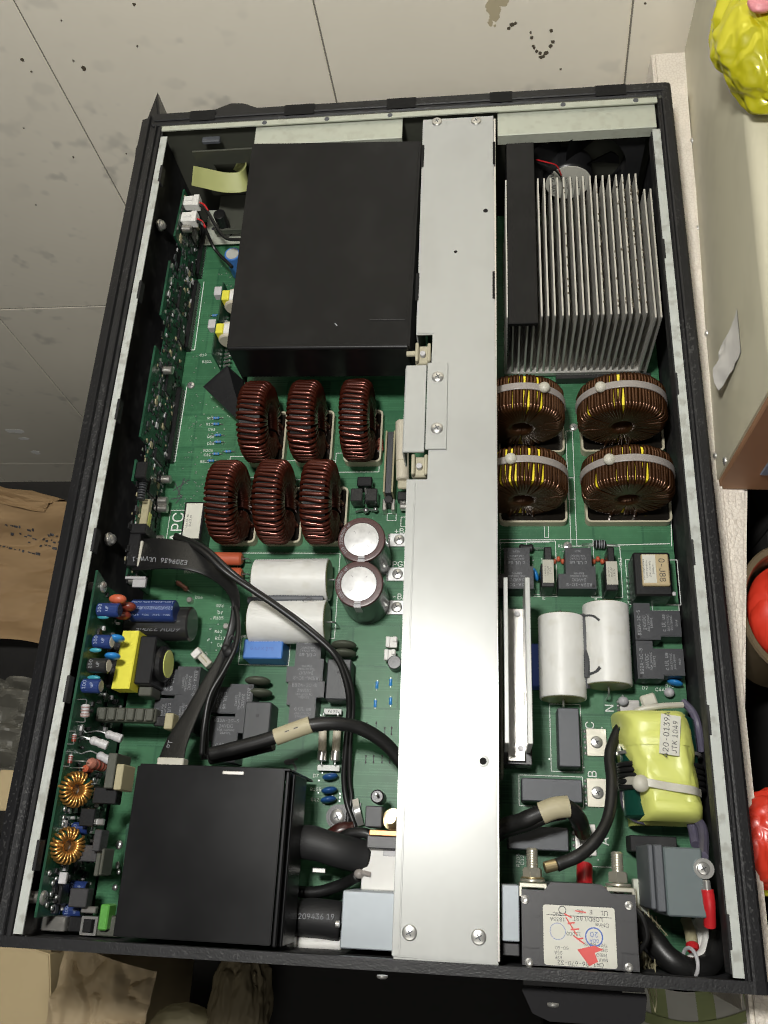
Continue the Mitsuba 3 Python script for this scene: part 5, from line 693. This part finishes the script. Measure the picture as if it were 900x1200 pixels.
k = thing('dust_clump', 'clump of yellowish dust and fluff between the breaker and the cables', 'dust'); part(k, 'fluff', [tube([np.array((376.9,12.3,-60)) + np.array((rng.gauss(0, 5), rng.gauss(0, 12), rng.gauss(0, 8))) + np.array((rng.gauss(0, 2), rng.gauss(0, 2), rng.gauss(0, 2))) * t for t in range(3)], .28, 4, 3) for _ in range(70)], 'khaki', kind='stuff'); part(k, 'bracket', cbc((377.1,26.5,-62), (9, 44, 6), .5), 'zinc')
# ================================================================ left wall cards
lc = thing('control_card', 'tall dark green control card standing along the left wall', 'circuit board'); X0 = 14.0
prof = [(600, -90), (600, -34), (545, -30), (545, -52), (518, -52), (518, -29), (463, -29), (463, -44), (433, -44), (433, -29), (350, -29), (350, -46), (330, -46), (330, -29), (312, -29), (312, -46), (240, -46), (240, -90)]
def onX(m, x): return place(m, (0, 1, 0), (0, 0, 1), (x, 0, 0))
part(lc, 'board', onX(prism(prof, 0, 1.7), X0 - 1.7), 'card')
sm = {'plastic': [], 'darkgrey': [], 'greywhite': [], 'solder': [], 'khaki': []}
for _ in range(760):
    y, z = rng.uniform(245, 596), rng.uniform(-86, -34); w, h, t = rng.choice([(.9, .5, .5), (1.1, .6, .6), (1.5, .8, .8), (2.4, 2, 1.0), (1.4, 1.2, .8)]); sm[rng.choice(['plastic'] * 5 + ['darkgrey'] * 3 + ['greywhite', 'solder', 'khaki'])].append(cb(X0, X0 + t, y - w, y + w, z - h, z + h, .12))
for m_, l in sm.items(): part(lc, 'surface_components', l, m_, smooth=False, kind='stuff')
for y, z, w, h in [(575, -64, 14, 12), (500, -60, 22, 9), (470, -72, 12, 12), (420, -62, 26, 10), (385, -70, 12, 8), (350, -66, 9, 18), (545, -75, 9, 7), (320, -62, 12, 14)]:
    k = part(lc, 'chip', cb(X0, X0 + 2.4, y - w / 2, y + w / 2, z - h / 2, z + h / 2, .3), 'plastic'); part(k, 'pins', [cb(X0, X0 + 1, y - w / 2 - 1.4 + 0 * i, y + w / 2 + 1.4, z - h / 2 + 1 + 1.6 * i, z - h / 2 + 1.6 + 1.6 * i, .1) for i in range(int((h - 1) / 1.6))], 'solder')
for p, q in [((22,539,-86), (22.5,467.2,-86)), ((21,426.3,-86), (20,356.3,-86)), ((20.2,605.9,-86), (22.7,546.6,-86))]:
    k = part(lc, 'pin_header', cb(X0 - 3, X0 + 4, q[1], p[1], ZB + .2, ZB + 9, .4), 'plastic'); part(k, 'pins', [cyl((X0 + 4.4, y, ZB), (X0 + 4.4, y, ZB + 3), .4, 6) for y in np.arange(q[1] + 1, p[1], 2.54)], 'solder')
for i, p in enumerate([(19,421.3,-48.2), (19,335.6,-78.5), (19,316.3,-78.2), (19,310.5,-80.5), (19,561.1,-40.2), (19,284,-81.4), (16,238.8,-48.1)]): k = part(lc, 'capacitor_can', cyl((X0, p[1], p[2]), (X0 + 9, p[1], p[2]), 3.4, 18, .5), 'steel'); part(k, 'base', cb(X0, X0 + 1.5, p[1] - 3.6, p[1] + 3.6, p[2] - 3.6, p[2] + 3.6, .3), 'plastic')
for i, (p, nm) in enumerate([((19,588.3,-38.7), 'rear'), ((19,570.3,-38.8), 'front')]):
    k = part(lc, 'plug', cat([cb(X0, X0 + 13, p[1] - 5, p[1] + 5, p[2] - 4, p[2] + 4, .5), cb(X0 + 3, X0 + 9, p[1] - 1.2, p[1] + 1.2, p[2] + 3.8, p[2] + 5.2, .4), cb(X0 + 9, X0 + 14, p[1] - 5.8, p[1] + 5.8, p[2] - 4.4, p[2] + 4.4, .4)]), 'whiteblock')
    e = [(52.1,554.1,-44), (70.3,546.1,-40)] if i == 0 else [(39.5,553.8,-60), (59.1,530.2,-56)]
    part(k, 'red_wire', tube([(X0 + 13, p[1], p[2]), (X0 + 18, p[1] - 3, p[2]), (X0 + 22, p[1] - 9, p[2] - 1)], 1.1, 8), 'red'); part(k, 'black_wire', tube([(X0 + 13, p[1] - 2, p[2]), (X0 + 20, p[1] - 7, p[2] - 1), e[0], e[1]] , 1.5, 8), 'rubber')
p = (17,296.4,-53.6); part(lc, 'trimmer', cb(X0, X0 + 6, p[1] - 16, p[1] + 10, p[2] - 3, p[2] + 3, .5), 'khaki'); p = (17,315.4,-40.6); part(lc, 'ribbed_resistor', [cyl((X0 + 3, p[1] - 14 + 2.2 * i, p[2]), (X0 + 3, p[1] - 12.6 + 2.2 * i, p[2]), 3.2, 14) for i in range(12)], 'darkgrey')
p = (18,288.1,-50.8); part(lc, 'yellow_sticker', cb(X0 + 6, X0 + 6.3, p[1] - 10, p[1] + 8, p[2] - 7.4, p[2] - 2, .1), 'lime', label='small yellow sticker on the card'); part(lc, 'connector_block', cb(X0, X0 + 12, (18,277.7,-56.7)[1] - 5, (18,277.7,-56.7)[1] + 3, -60, -38, .6), 'plastic'); p = (16,243,-44.7); part(lc, 'latch_frame', cat([cb(X0, X0 + 16, p[1] - 5, p[1] - 3, -46, -42, .3), cb(X0 + 6, X0 + 16, p[1] - 11, p[1] - 3, -46, -43, .3)]), 'sleevegrey'); p = (17,322.7,-34.1); part(lc, 'black_block', cb(X0, X0 + 9, p[1] - 8, p[1] + 6, p[2] - 4, p[2] + 5, .8), 'plastic')
for p in ((6,552.9,-25.3), (3,265.9,-32.9)): h, b = screw((X0 - 12, p[1], p[2]), 4.2, (1, 0, .4), 3.5); k = part(lc, 'mounting_screw', h, 'chrome'); part(k, 'washer', cyl((X0 - 14, p[1], p[2]), (X0 - 11.6, p[1], p[2] + .5), 5.2, 20), 'steel')
mk = [seg(a, b, .9, ZB + .05) for a, b in [((20.7,331.4,-91.9), (33.4,341.5,-91.9)), ((28.8,343.1,-91.9), (25.2,326,-91.9)), ((21.2,338.5,-91.9), (28.1,325.9,-91.9)), ((19.6,323.7,-91.9), (29,325.2,-91.9)), ((24.6,319.8,-91.9), (29.4,327.5,-91.9))]]; part(mb, 'marker_scribble', mk, 'ink', label='black marker star scribbled on the board'); part(mb, 'marker_scribble', [seg(a, b, 1.5, ZB + .05) for a, b in [((136.3,115.4,-91.9), (145,118.1,-91.9)), ((141.3,116.2,-91.9), (144.4,110.3,-91.9)), ((144.4,110.3,-91.9), (141.4,108.4,-91.9))]] + [ell((138.2,115.5,-91.9), (3.4, 2.2, .1), 6)], 'ink', label='small black marker stroke')
# power supply card in the front left corner
pc = thing('power_supply_card', 'green component card standing on edge along the front left wall', 'circuit board'); XC = 8.0
part(pc, 'board', onX(prism([((8,234.1,-10)[1], -10), ((8,10.2,-12.5)[1], -10), (10, -88), (228, -88), (228, -30)], 0, 1.7), XC - 1.7), 'card')
for p in ((9,225.1,-21.6), (9,21.3,-13.8)): h, b = screw((XC, p[1], p[2]), 4.2, (1, 0, 0), 2.2); k = part(pc, 'screw', h, 'chrome'); part(k, 'recess', b, 'ink'); part(pc, 'standoff', cyl((-2, p[1], p[2]), (XC - 1.8, p[1], p[2]), 3.6, 18), 'steel')
def can(p, L, r, mat='capblue', tip='plastic', txtc='capbluetext', x0=None):
    x0 = XC + 1 if x0 is None else x0; k = part(pc, 'capacitor', cyl((x0, p[1], p[2]), (x0 + L, p[1], p[2]), r, 26, .7), mat); part(k, 'end', cyl((x0 + L - .2, p[1], p[2]), (x0 + L + .25, p[1], p[2]), r * .8, 22, .1), tip)
    if txtc:
        for i, s_ in enumerate(('100', 'uF', '50V')[:max(1, int(L / 6))]): part(k, 'print', place(txt(s_, min(2.4, r * .5), (0, 0, 0)), (0, 1, 0), (-1, 0, .0), (x0 + 3 + 5.2 * i, p[1], p[2] + r + .05)), txtc)
    return k
for q, L, r, m_, e_ in [((17,207.4,-19.1), 16, 5.0, 'capblue', 'plastic'), ((15,185.1,-21), 13, 4.8, 'capblue', 'ceramic'), ((16,168,-19.9), 14, 5.2, 'capsleeve', 'ceramic'), ((15,153.1,-15.7), 13, 4.8, 'capblue', 'steel'), ((20,63,-36.8), 11, 3.8, 'capblue', 'plastic'), ((18,27,-46.6), 12, 3.8, 'capblue', 'plastic'), ((15,13.1,-44.8), 12, 3.8, 'capblue', 'plastic')]: can(q, L, r, m_, e_, 'capbluetext' if m_ == 'capblue' else 'graytext')
p = (38,215.8,-50.2); k = part(pc, 'large_capacitor', cyl((20, p[1], p[2]), (54, p[1], p[2]), 8.2, 30, 1), 'capblue', label='long dark blue capacitor with rows of pale print'); part(k, 'print', [place(txt(s_, 2.1, (0, 0, 0)), (-1, 0, 0), (0, -1, 0), (26 + 8 * i, p[1] + dy, p[2] + dz)) for i in range(4) for s_, dy, dz in (('105C', 4.4, 7.0), ('220uF', 0, 8.26), ('25V', -4.4, 7.0))], 'capbluetext', smooth=False)
p = (45,209.5,-62.6); k = part(pc, 'large_capacitor', cyl((12, p[1] + 1, p[2] - 4), (62, p[1] + 1, p[2] - 4), 13, 36, 1.2), 'capsleeve', label='fat black capacitor lying under the blue one'); part(k, 'print', place(txt('400V 220uF', 4.2, (0, 0, 0)), (-1, 0, .0), (0, -.85, .5), (40, p[1] - 6.2, p[2] + 7.6)), 'graytext')
for q, rad, m_, nm in [((21,216.1,-21.1), (6.4, 3.4, 4.4), 'orange', 'orange red dipped capacitor'), ((24,214.1,-33.3), (6, 3.4, 5), 'redbrown', 'dark red dipped capacitor'), ((20,208.4,-35.9), (6, 3.4, 5), 'redbrown', 'brown red dipped capacitor'), ((23,188.8,-25.8), (5.4, 2.6, 6.4), 'discblue', 'blue disc capacitor'), ((22,176.1,-25.8), (5.4, 2.6, 6.0), 'discblue', 'blue disc capacitor'), ((13,202.6,-20), (4.4, 1.6, 2), 'teal', 'teal oval capacitor'), ((13,178.1,-17), (4.4, 1.6, 2), 'teal', 'teal oval capacitor'), ((13,160,-21.5), (4.8, 1.6, 2), 'teal', 'teal oval capacitor')]: part(pc, 'dipped_capacitor', ell(q, rad, 12), m_, label=nm)
t = thing('taped_transformer', 'transformer with bright yellow tape top on the front left card', 'transformer'); yz = -42.0; a, b, c_, d_ = (19.1,198.5,-42), (31.4,198.7,-42), (30.5,156.7,-42), (17.2,156.4,-42)
part(t, 'tape', prism([a, b, c_, d_], yz - 16, yz, c=.5), 'yellow'); part(t, 'core', cb(b[0] + .4, b[0] + 13, c_[1] + 4, b[1] - 3, yz - 30, yz - 3, 1), 'plastic'); part(t, 'coil', cyl((b[0] + 13, (b[1] + c_[1]) / 2, yz - 14), (b[0] + 20, (b[1] + c_[1]) / 2, yz - 14), 13, 32, 2), 'plastic'); part(t, 'coil_tape', revolve((b[0] + 20, (b[1] + c_[1]) / 2, yz - 14), (1, 0, 0), [(10, 0), (10, .5), (5, .6)], 28), 'lime'); part(t, 'base', cb(XC, a[0] + 6, c_[1] + 2, a[1] - 2, yz - 24, yz - 10, 1), 'plastic'); part(t, 'clip', cb(b[0] + 2, b[0] + 12, c_[1] - 3, c_[1] + 4, yz - 28, yz - 10, .8), 'olive')
t = thing('finned_block', 'olive black finned heat sink block below the yellow taped transformer', 'heat sink'); a, b = (11.5,143.4,-40), (52.9,133.9,-40)
part(t, 'body', cb(XC + 1, b[0], b[1], a[1], -52, -42, .8), 'olive')
for i in range(6): x = XC + 4 + (b[0] - XC - 6) * i / 5.6; part(t, 'fin', cb(x, x + 5.2, b[1] + .5, a[1] - .5, -42.5, -39, .6), 'olive')
part(t, 'end_plate', cb(b[0] + 6, b[0] + 12, b[1] - 4, b[1] + 7, -56, -44, .6), 'khaki'); part(t, 'arm', cb(b[0] - 2, b[0] + 9, b[1] - 2, b[1] + 5, -58, -46, .6), 'plastic')
def tiny(p, q, r, mat, band=None, name='resistor'):
    p, q = np.array(p), np.array(q); d = unit(q - p); L = np.linalg.norm(q - p); k = part(pc, name, revolve(p + d * L * .2, d, [(r * .6, 0), (r, L * .08), (r, L * .15), (r * .85, L * .2), (r * .85, L * .42), (r, L * .47), (r, L * .54), (r * .6, L * .6)], 14), mat); part(k, 'lead', tube([tuple(p + d * L * .78), tuple(q), (XC, q[1], q[2])], .4, 6, 4), 'solder'); part(k, 'lead', tube([tuple(p + d * L * .22), tuple(p), (XC, p[1], p[2])], .4, 6, 4), 'solder')
    if band: part(k, 'band', [revolve(p + d * L * f_, d, [(r * 1.03, 0), (r * 1.03, .9)], 14) for f_ in (.30, .45, .6, .7)], band)
tiny((14,143.5,-13.7), (14,129.3,-16.8), 3.0, 'greywhite', 'stripe'); tiny((12,122,-9.8), (12,113.9,-10.5), 1.5, 'greywhite', 'redbrown'); tiny((12,108.9,-10), (12,99.8,-10), 1.5, 'greywhite', 'redbrown'); tiny((18,103.9,-16.9), (22,103.1,-49.3), 3.6, 'resistor', 'redbrown'); tiny((16,99.9,-20.3), (18,100.3,-34.3), 2.4, 'orange', 'redbrown')
for a, b in [((24,123.9,-36.3), (33,121.5,-37.8)), ((20,117.9,-22.7), (29,115.2,-25.3)), ((22,109.2,-32.7), (31,105.6,-32.9))]:
    a, b = np.array(a), np.array(b); d = unit(b - a); L = np.linalg.norm(b - a); k = part(pc, 'bead_capacitor', cat([ell(a, (2.9, 2.9, 2.9), 10), cyl(a, b, 2.6, 16), cyl(a + d * L * .4, b, 2.9, 16)]), 'greywhite'); part(k, 'lead', tube([tuple(a), tuple(a - d * 8), (XC, a[1] + 1, a[2])], .5, 6, 4), 'solder')
for i, p in enumerate([(15,86.3,-19.1), (15,51.9,-20.6)]):
    t = thing('small_toroid', ['tiny gold wound ring coil, rear one on the front left card', 'tiny gold wound ring coil, front one on the front left card'][i], 'inductor', 'tiny gold ring coils on the left card'); rng.seed(70 + i); ax = unit((.80, -.05, .60)); p = np.array(p)
    part(t, 'winding', winding(p, ax, 10.6, 4.2, 8, 22, .95, .35, 2.6, .1, 2.6), 'goldwire', smooth=True); part(t, 'core', ring(p, ax, 9.4, 5.2, 6.0, 32), 'darkgreen'); part(t, 'lead', tube([tuple(p + ax * 4 + (-2, 0, 6)), tuple(p + ax * 3 + (-8, 1, 7)), (XC - 1, p[1] + 1, p[2] + 9)], .9, 7), 'goldwire'); part(t, 'base', cyl(p - ax * 9, p - ax * 4.4, 9.0, 28, .6), 'clearnylon')
sm = {'plastic': [], 'darkgrey': [], 'greywhite': [], 'solder': []}
for _ in range(380):
    y, z = rng.choice([rng.uniform(12, 105), rng.uniform(12, 222)]), rng.uniform(-80, -24); w, h, t_ = rng.choice([(.8, .5, .6), (1.1, .7, .8), (1.6, 1.2, 1.6), (2.2, 2, 2), (1., .8, 3)]); sm[rng.choice(['plastic'] * 4 + ['darkgrey'] * 2 + ['greywhite', 'solder'])].append(cb(XC, XC + t_, y - w, y + w, z - h, z + h, .12))
for p in [(9,74,-20.5), (9,68.7,-21.4), (9,64.6,-21.9), (20,93.6,-32.6), (9,35.5,-14.8), (9,29.5,-21.8), (9,31.9,-25.5), (9,23,-22.1), (9,20.8,-30), (9,17.2,-18.8), (9,15,-26.5)]: sm['solder'].append(ell(p, (1.2, 1.8, 1.8), 6))
for m_, l in sm.items(): part(pc, 'surface_components', l, m_, smooth=False, kind='stuff')
k = part(pc, 'chip', cb(XC, XC + 4, (10,16.8,-31.9)[1], (10,29.4,-31.6)[1], -40, -30, .4), 'plastic'); part(k, 'pins', [cb(XC, XC + 1.4, y, y + .8, -29.5, -27, .1) for y in np.arange((10,17.9,-31.5)[1], (10,28.9,-31.8)[1], 2.2)], 'solder')
for q, sz, m_ in [((24,69.6,-26.6), (10, 11, 8), 'plastic'), ((28,67.2,-27.9), (12, 4, 3), 'chrome'), ((14,32.7,-24.4), (5, 7, 3), 'greywhite'), ((24,21.5,-33.3), (12, 11, 9), 'breaker'), ((30,14.7,-35.4), (10, 4, 4), 'steel'), ((26,48,-32.2), (13, 10, 9), 'breaker'), ((34,42.2,-34.9), (3, 15, 16), 'olive'), ((37,43.3,-34.2), (2, 16, 16), 'olive'), ((34,55.9,-26.7), (5, 13, 12), 'breaker'), ((36,83,-22), (16, 10, 9), 'plastic'), ((40,98.2,-23), (6, 22, 24), 'olive'), ((46,94.5,-21.4), (5, 16, 20), 'khaki')]: part(pc, 'block', cbc(q, sz, .5), m_)
t = thing('sub_board', 'narrow green board strip with solder joints beside the front black cover', 'circuit board'); part(t, 'board', prism([(35.9,67.4,-60), (38.9,19.9,-60), (58, 30), (58, 80)], -62, -60.5), 'card'); part(t, 'solder', [ell((*(33.2,54.1,-60)[:2], -59.6), (2.4, 3, 1.4), 8), ell((*(34.1,41.3,-60)[:2], -59.8), (1.4, 2.4, .8), 8), ell((*(35.4,37.1,-60)[:2], -59.8), (1.4, 1.6, .8), 8), ell((*(34.6,27.5,-60)[:2], -59.8), (2, 2, 1.2), 8)], 'solder')
t = thing('network_jack', 'clear silver socket at the front left corner under the card', 'connector', 'sockets at the front left edge'); a = (5,3.1,-36); part(t, 'shell', cb(a[0] - 6, a[0] + 10, 1, a[1] + 7, -58, -36, .6), 'steel'); part(t, 'flap', cb(a[0] - 12, a[0] - 6.5, 1.5, a[1] + 5, -58, -38, .6), 'greengrey'); part(t, 'body', cb(a[0] + 10.2, a[0] + 26, 1, a[1] + 7, -60, -40, .6), 'plastic'); part(t, 'shield_tab', cb(a[0] - 2, a[0] + 5, -12, -5, -50, -47, .6), 'brass')
t = thing('square_jack', 'small square silver socket right of the network socket', 'connector', 'sockets at the front left edge'); a = (29.2,4.6,-40); part(t, 'shell', prism(sbox(a[0] - 5.4, a[1] - 5, a[0] + 5.4, a[1] + 6).difference(sbox(a[0] - 3.8, a[1] - 3.6, a[0] + 3.8, a[1] + 4.4)), -48, -39.6), 'chrome'); part(t, 'core', cb(a[0] - 3.6, a[0] + 3.6, a[1] - 3.4, a[1] + 4.2, -50, -44, .4), 'plastic'); part(t, 'housing', cb(a[0] + 5.6, a[0] + 20, a[1] - 5, a[1] + 7, -52, -40, .6), 'olive')
t = thing('green_plug', 'bright green plastic plug beside the front black cover', 'connector'); a = (40.9,11.4,-34); part(t, 'body', cb(a[0] - 3.4, a[0] + 2.6, a[1] - 8, a[1] + 7, -46, -34, .8), 'greenplug')
# parts glimpsed left of the large black cover
t = thing('blue_capacitor', 'upright blue rimmed capacitor beside the left edge of the large black cover', 'capacitor'); p = (54.4,551.6,-64); part(t, 'can', revolve((p[0], p[1], ZB), (0, 0, 1), [(7, 0), (7.6, 1), (7.6, 26.5), (7, 27.6)], 30), 'boxblue'); part(t, 'top', revolve((p[0], p[1], ZB + 27.4), (0, 0, 1), [(5.9, 0), (5.7, .5)], 28), 'bluecapgrey')
t = thing('zinc_plate', 'pale metal plate with round holes low behind the blue capacitor', 'plate'); a, b = (17.2,610.1,-86), (67.7,581.4,-86); part(t, 'plate', cb(a[0], b[0] + 20, b[1], a[1] + 12, -87.5, -86, .3), 'zinc'); part(t, 'hole', [cyl((x_, y_, -86), (x_, y_, -85.9), 1.8, 14, .02) for x_, y_ in [((24.3,599.6,-86)[0], (24.3,599.6,-86)[1]), ((45.6,610.6,-86)[0], (45.6,610.6,-86)[1])]], 'ink'); part(t, 'post', cyl(((38.4,593.8,-80)[0], (38.4,593.8,-80)[1], -90), ((38.4,593.8,-80)[0], (38.4,593.8,-80)[1], -60), 5.6, 18), 'plastic')
for i, (p, nm) in enumerate([((56.4,503.4,-60), 'rear'), ((55.1,469.1,-60), 'front')]):
    t = thing('gate_driver_card', f'small upright card with yellow and white taped transformer, {nm} one beside the large cover', 'circuit board', 'small driver cards beside the large cover')
    part(t, 'board', cb(p[0] - 6.5, p[0] - 5.2, p[1] - 24, p[1] + 16, ZB + .3, -62, .3), 'card'); part(t, 'chip', cb(p[0] - 14, p[0] - 6.6, p[1] + 4, p[1] + 13, -72, -64, .6), 'greywhite'); part(t, 'coil', cat([cyl((p[0] + 6, p[1] - 7.5, -70), (p[0] + 6, p[1] + 7.5, -70), 10, 26, 1)]), 'ceramic'); part(t, 'yellow_tape', cb(p[0] - 4.5, p[0] + 2.2, p[1] - 5, p[1] + 5, -70, -59, .6), 'yellow'); part(t, 'white_tape', cb(p[0] + 2.3, p[0] + 14, p[1] - 5, p[1] + 5, -70, -59.4, .6), 'whiteblock'); part(t, 'pins', [cyl((p[0] - 4, p[1] - 20 + 4 * j, ZB + 4), (p[0] + 3, p[1] - 20 + 4 * j, ZB + 6 + j % 3), 1.1, 8) for j in range(9)], 'steel')
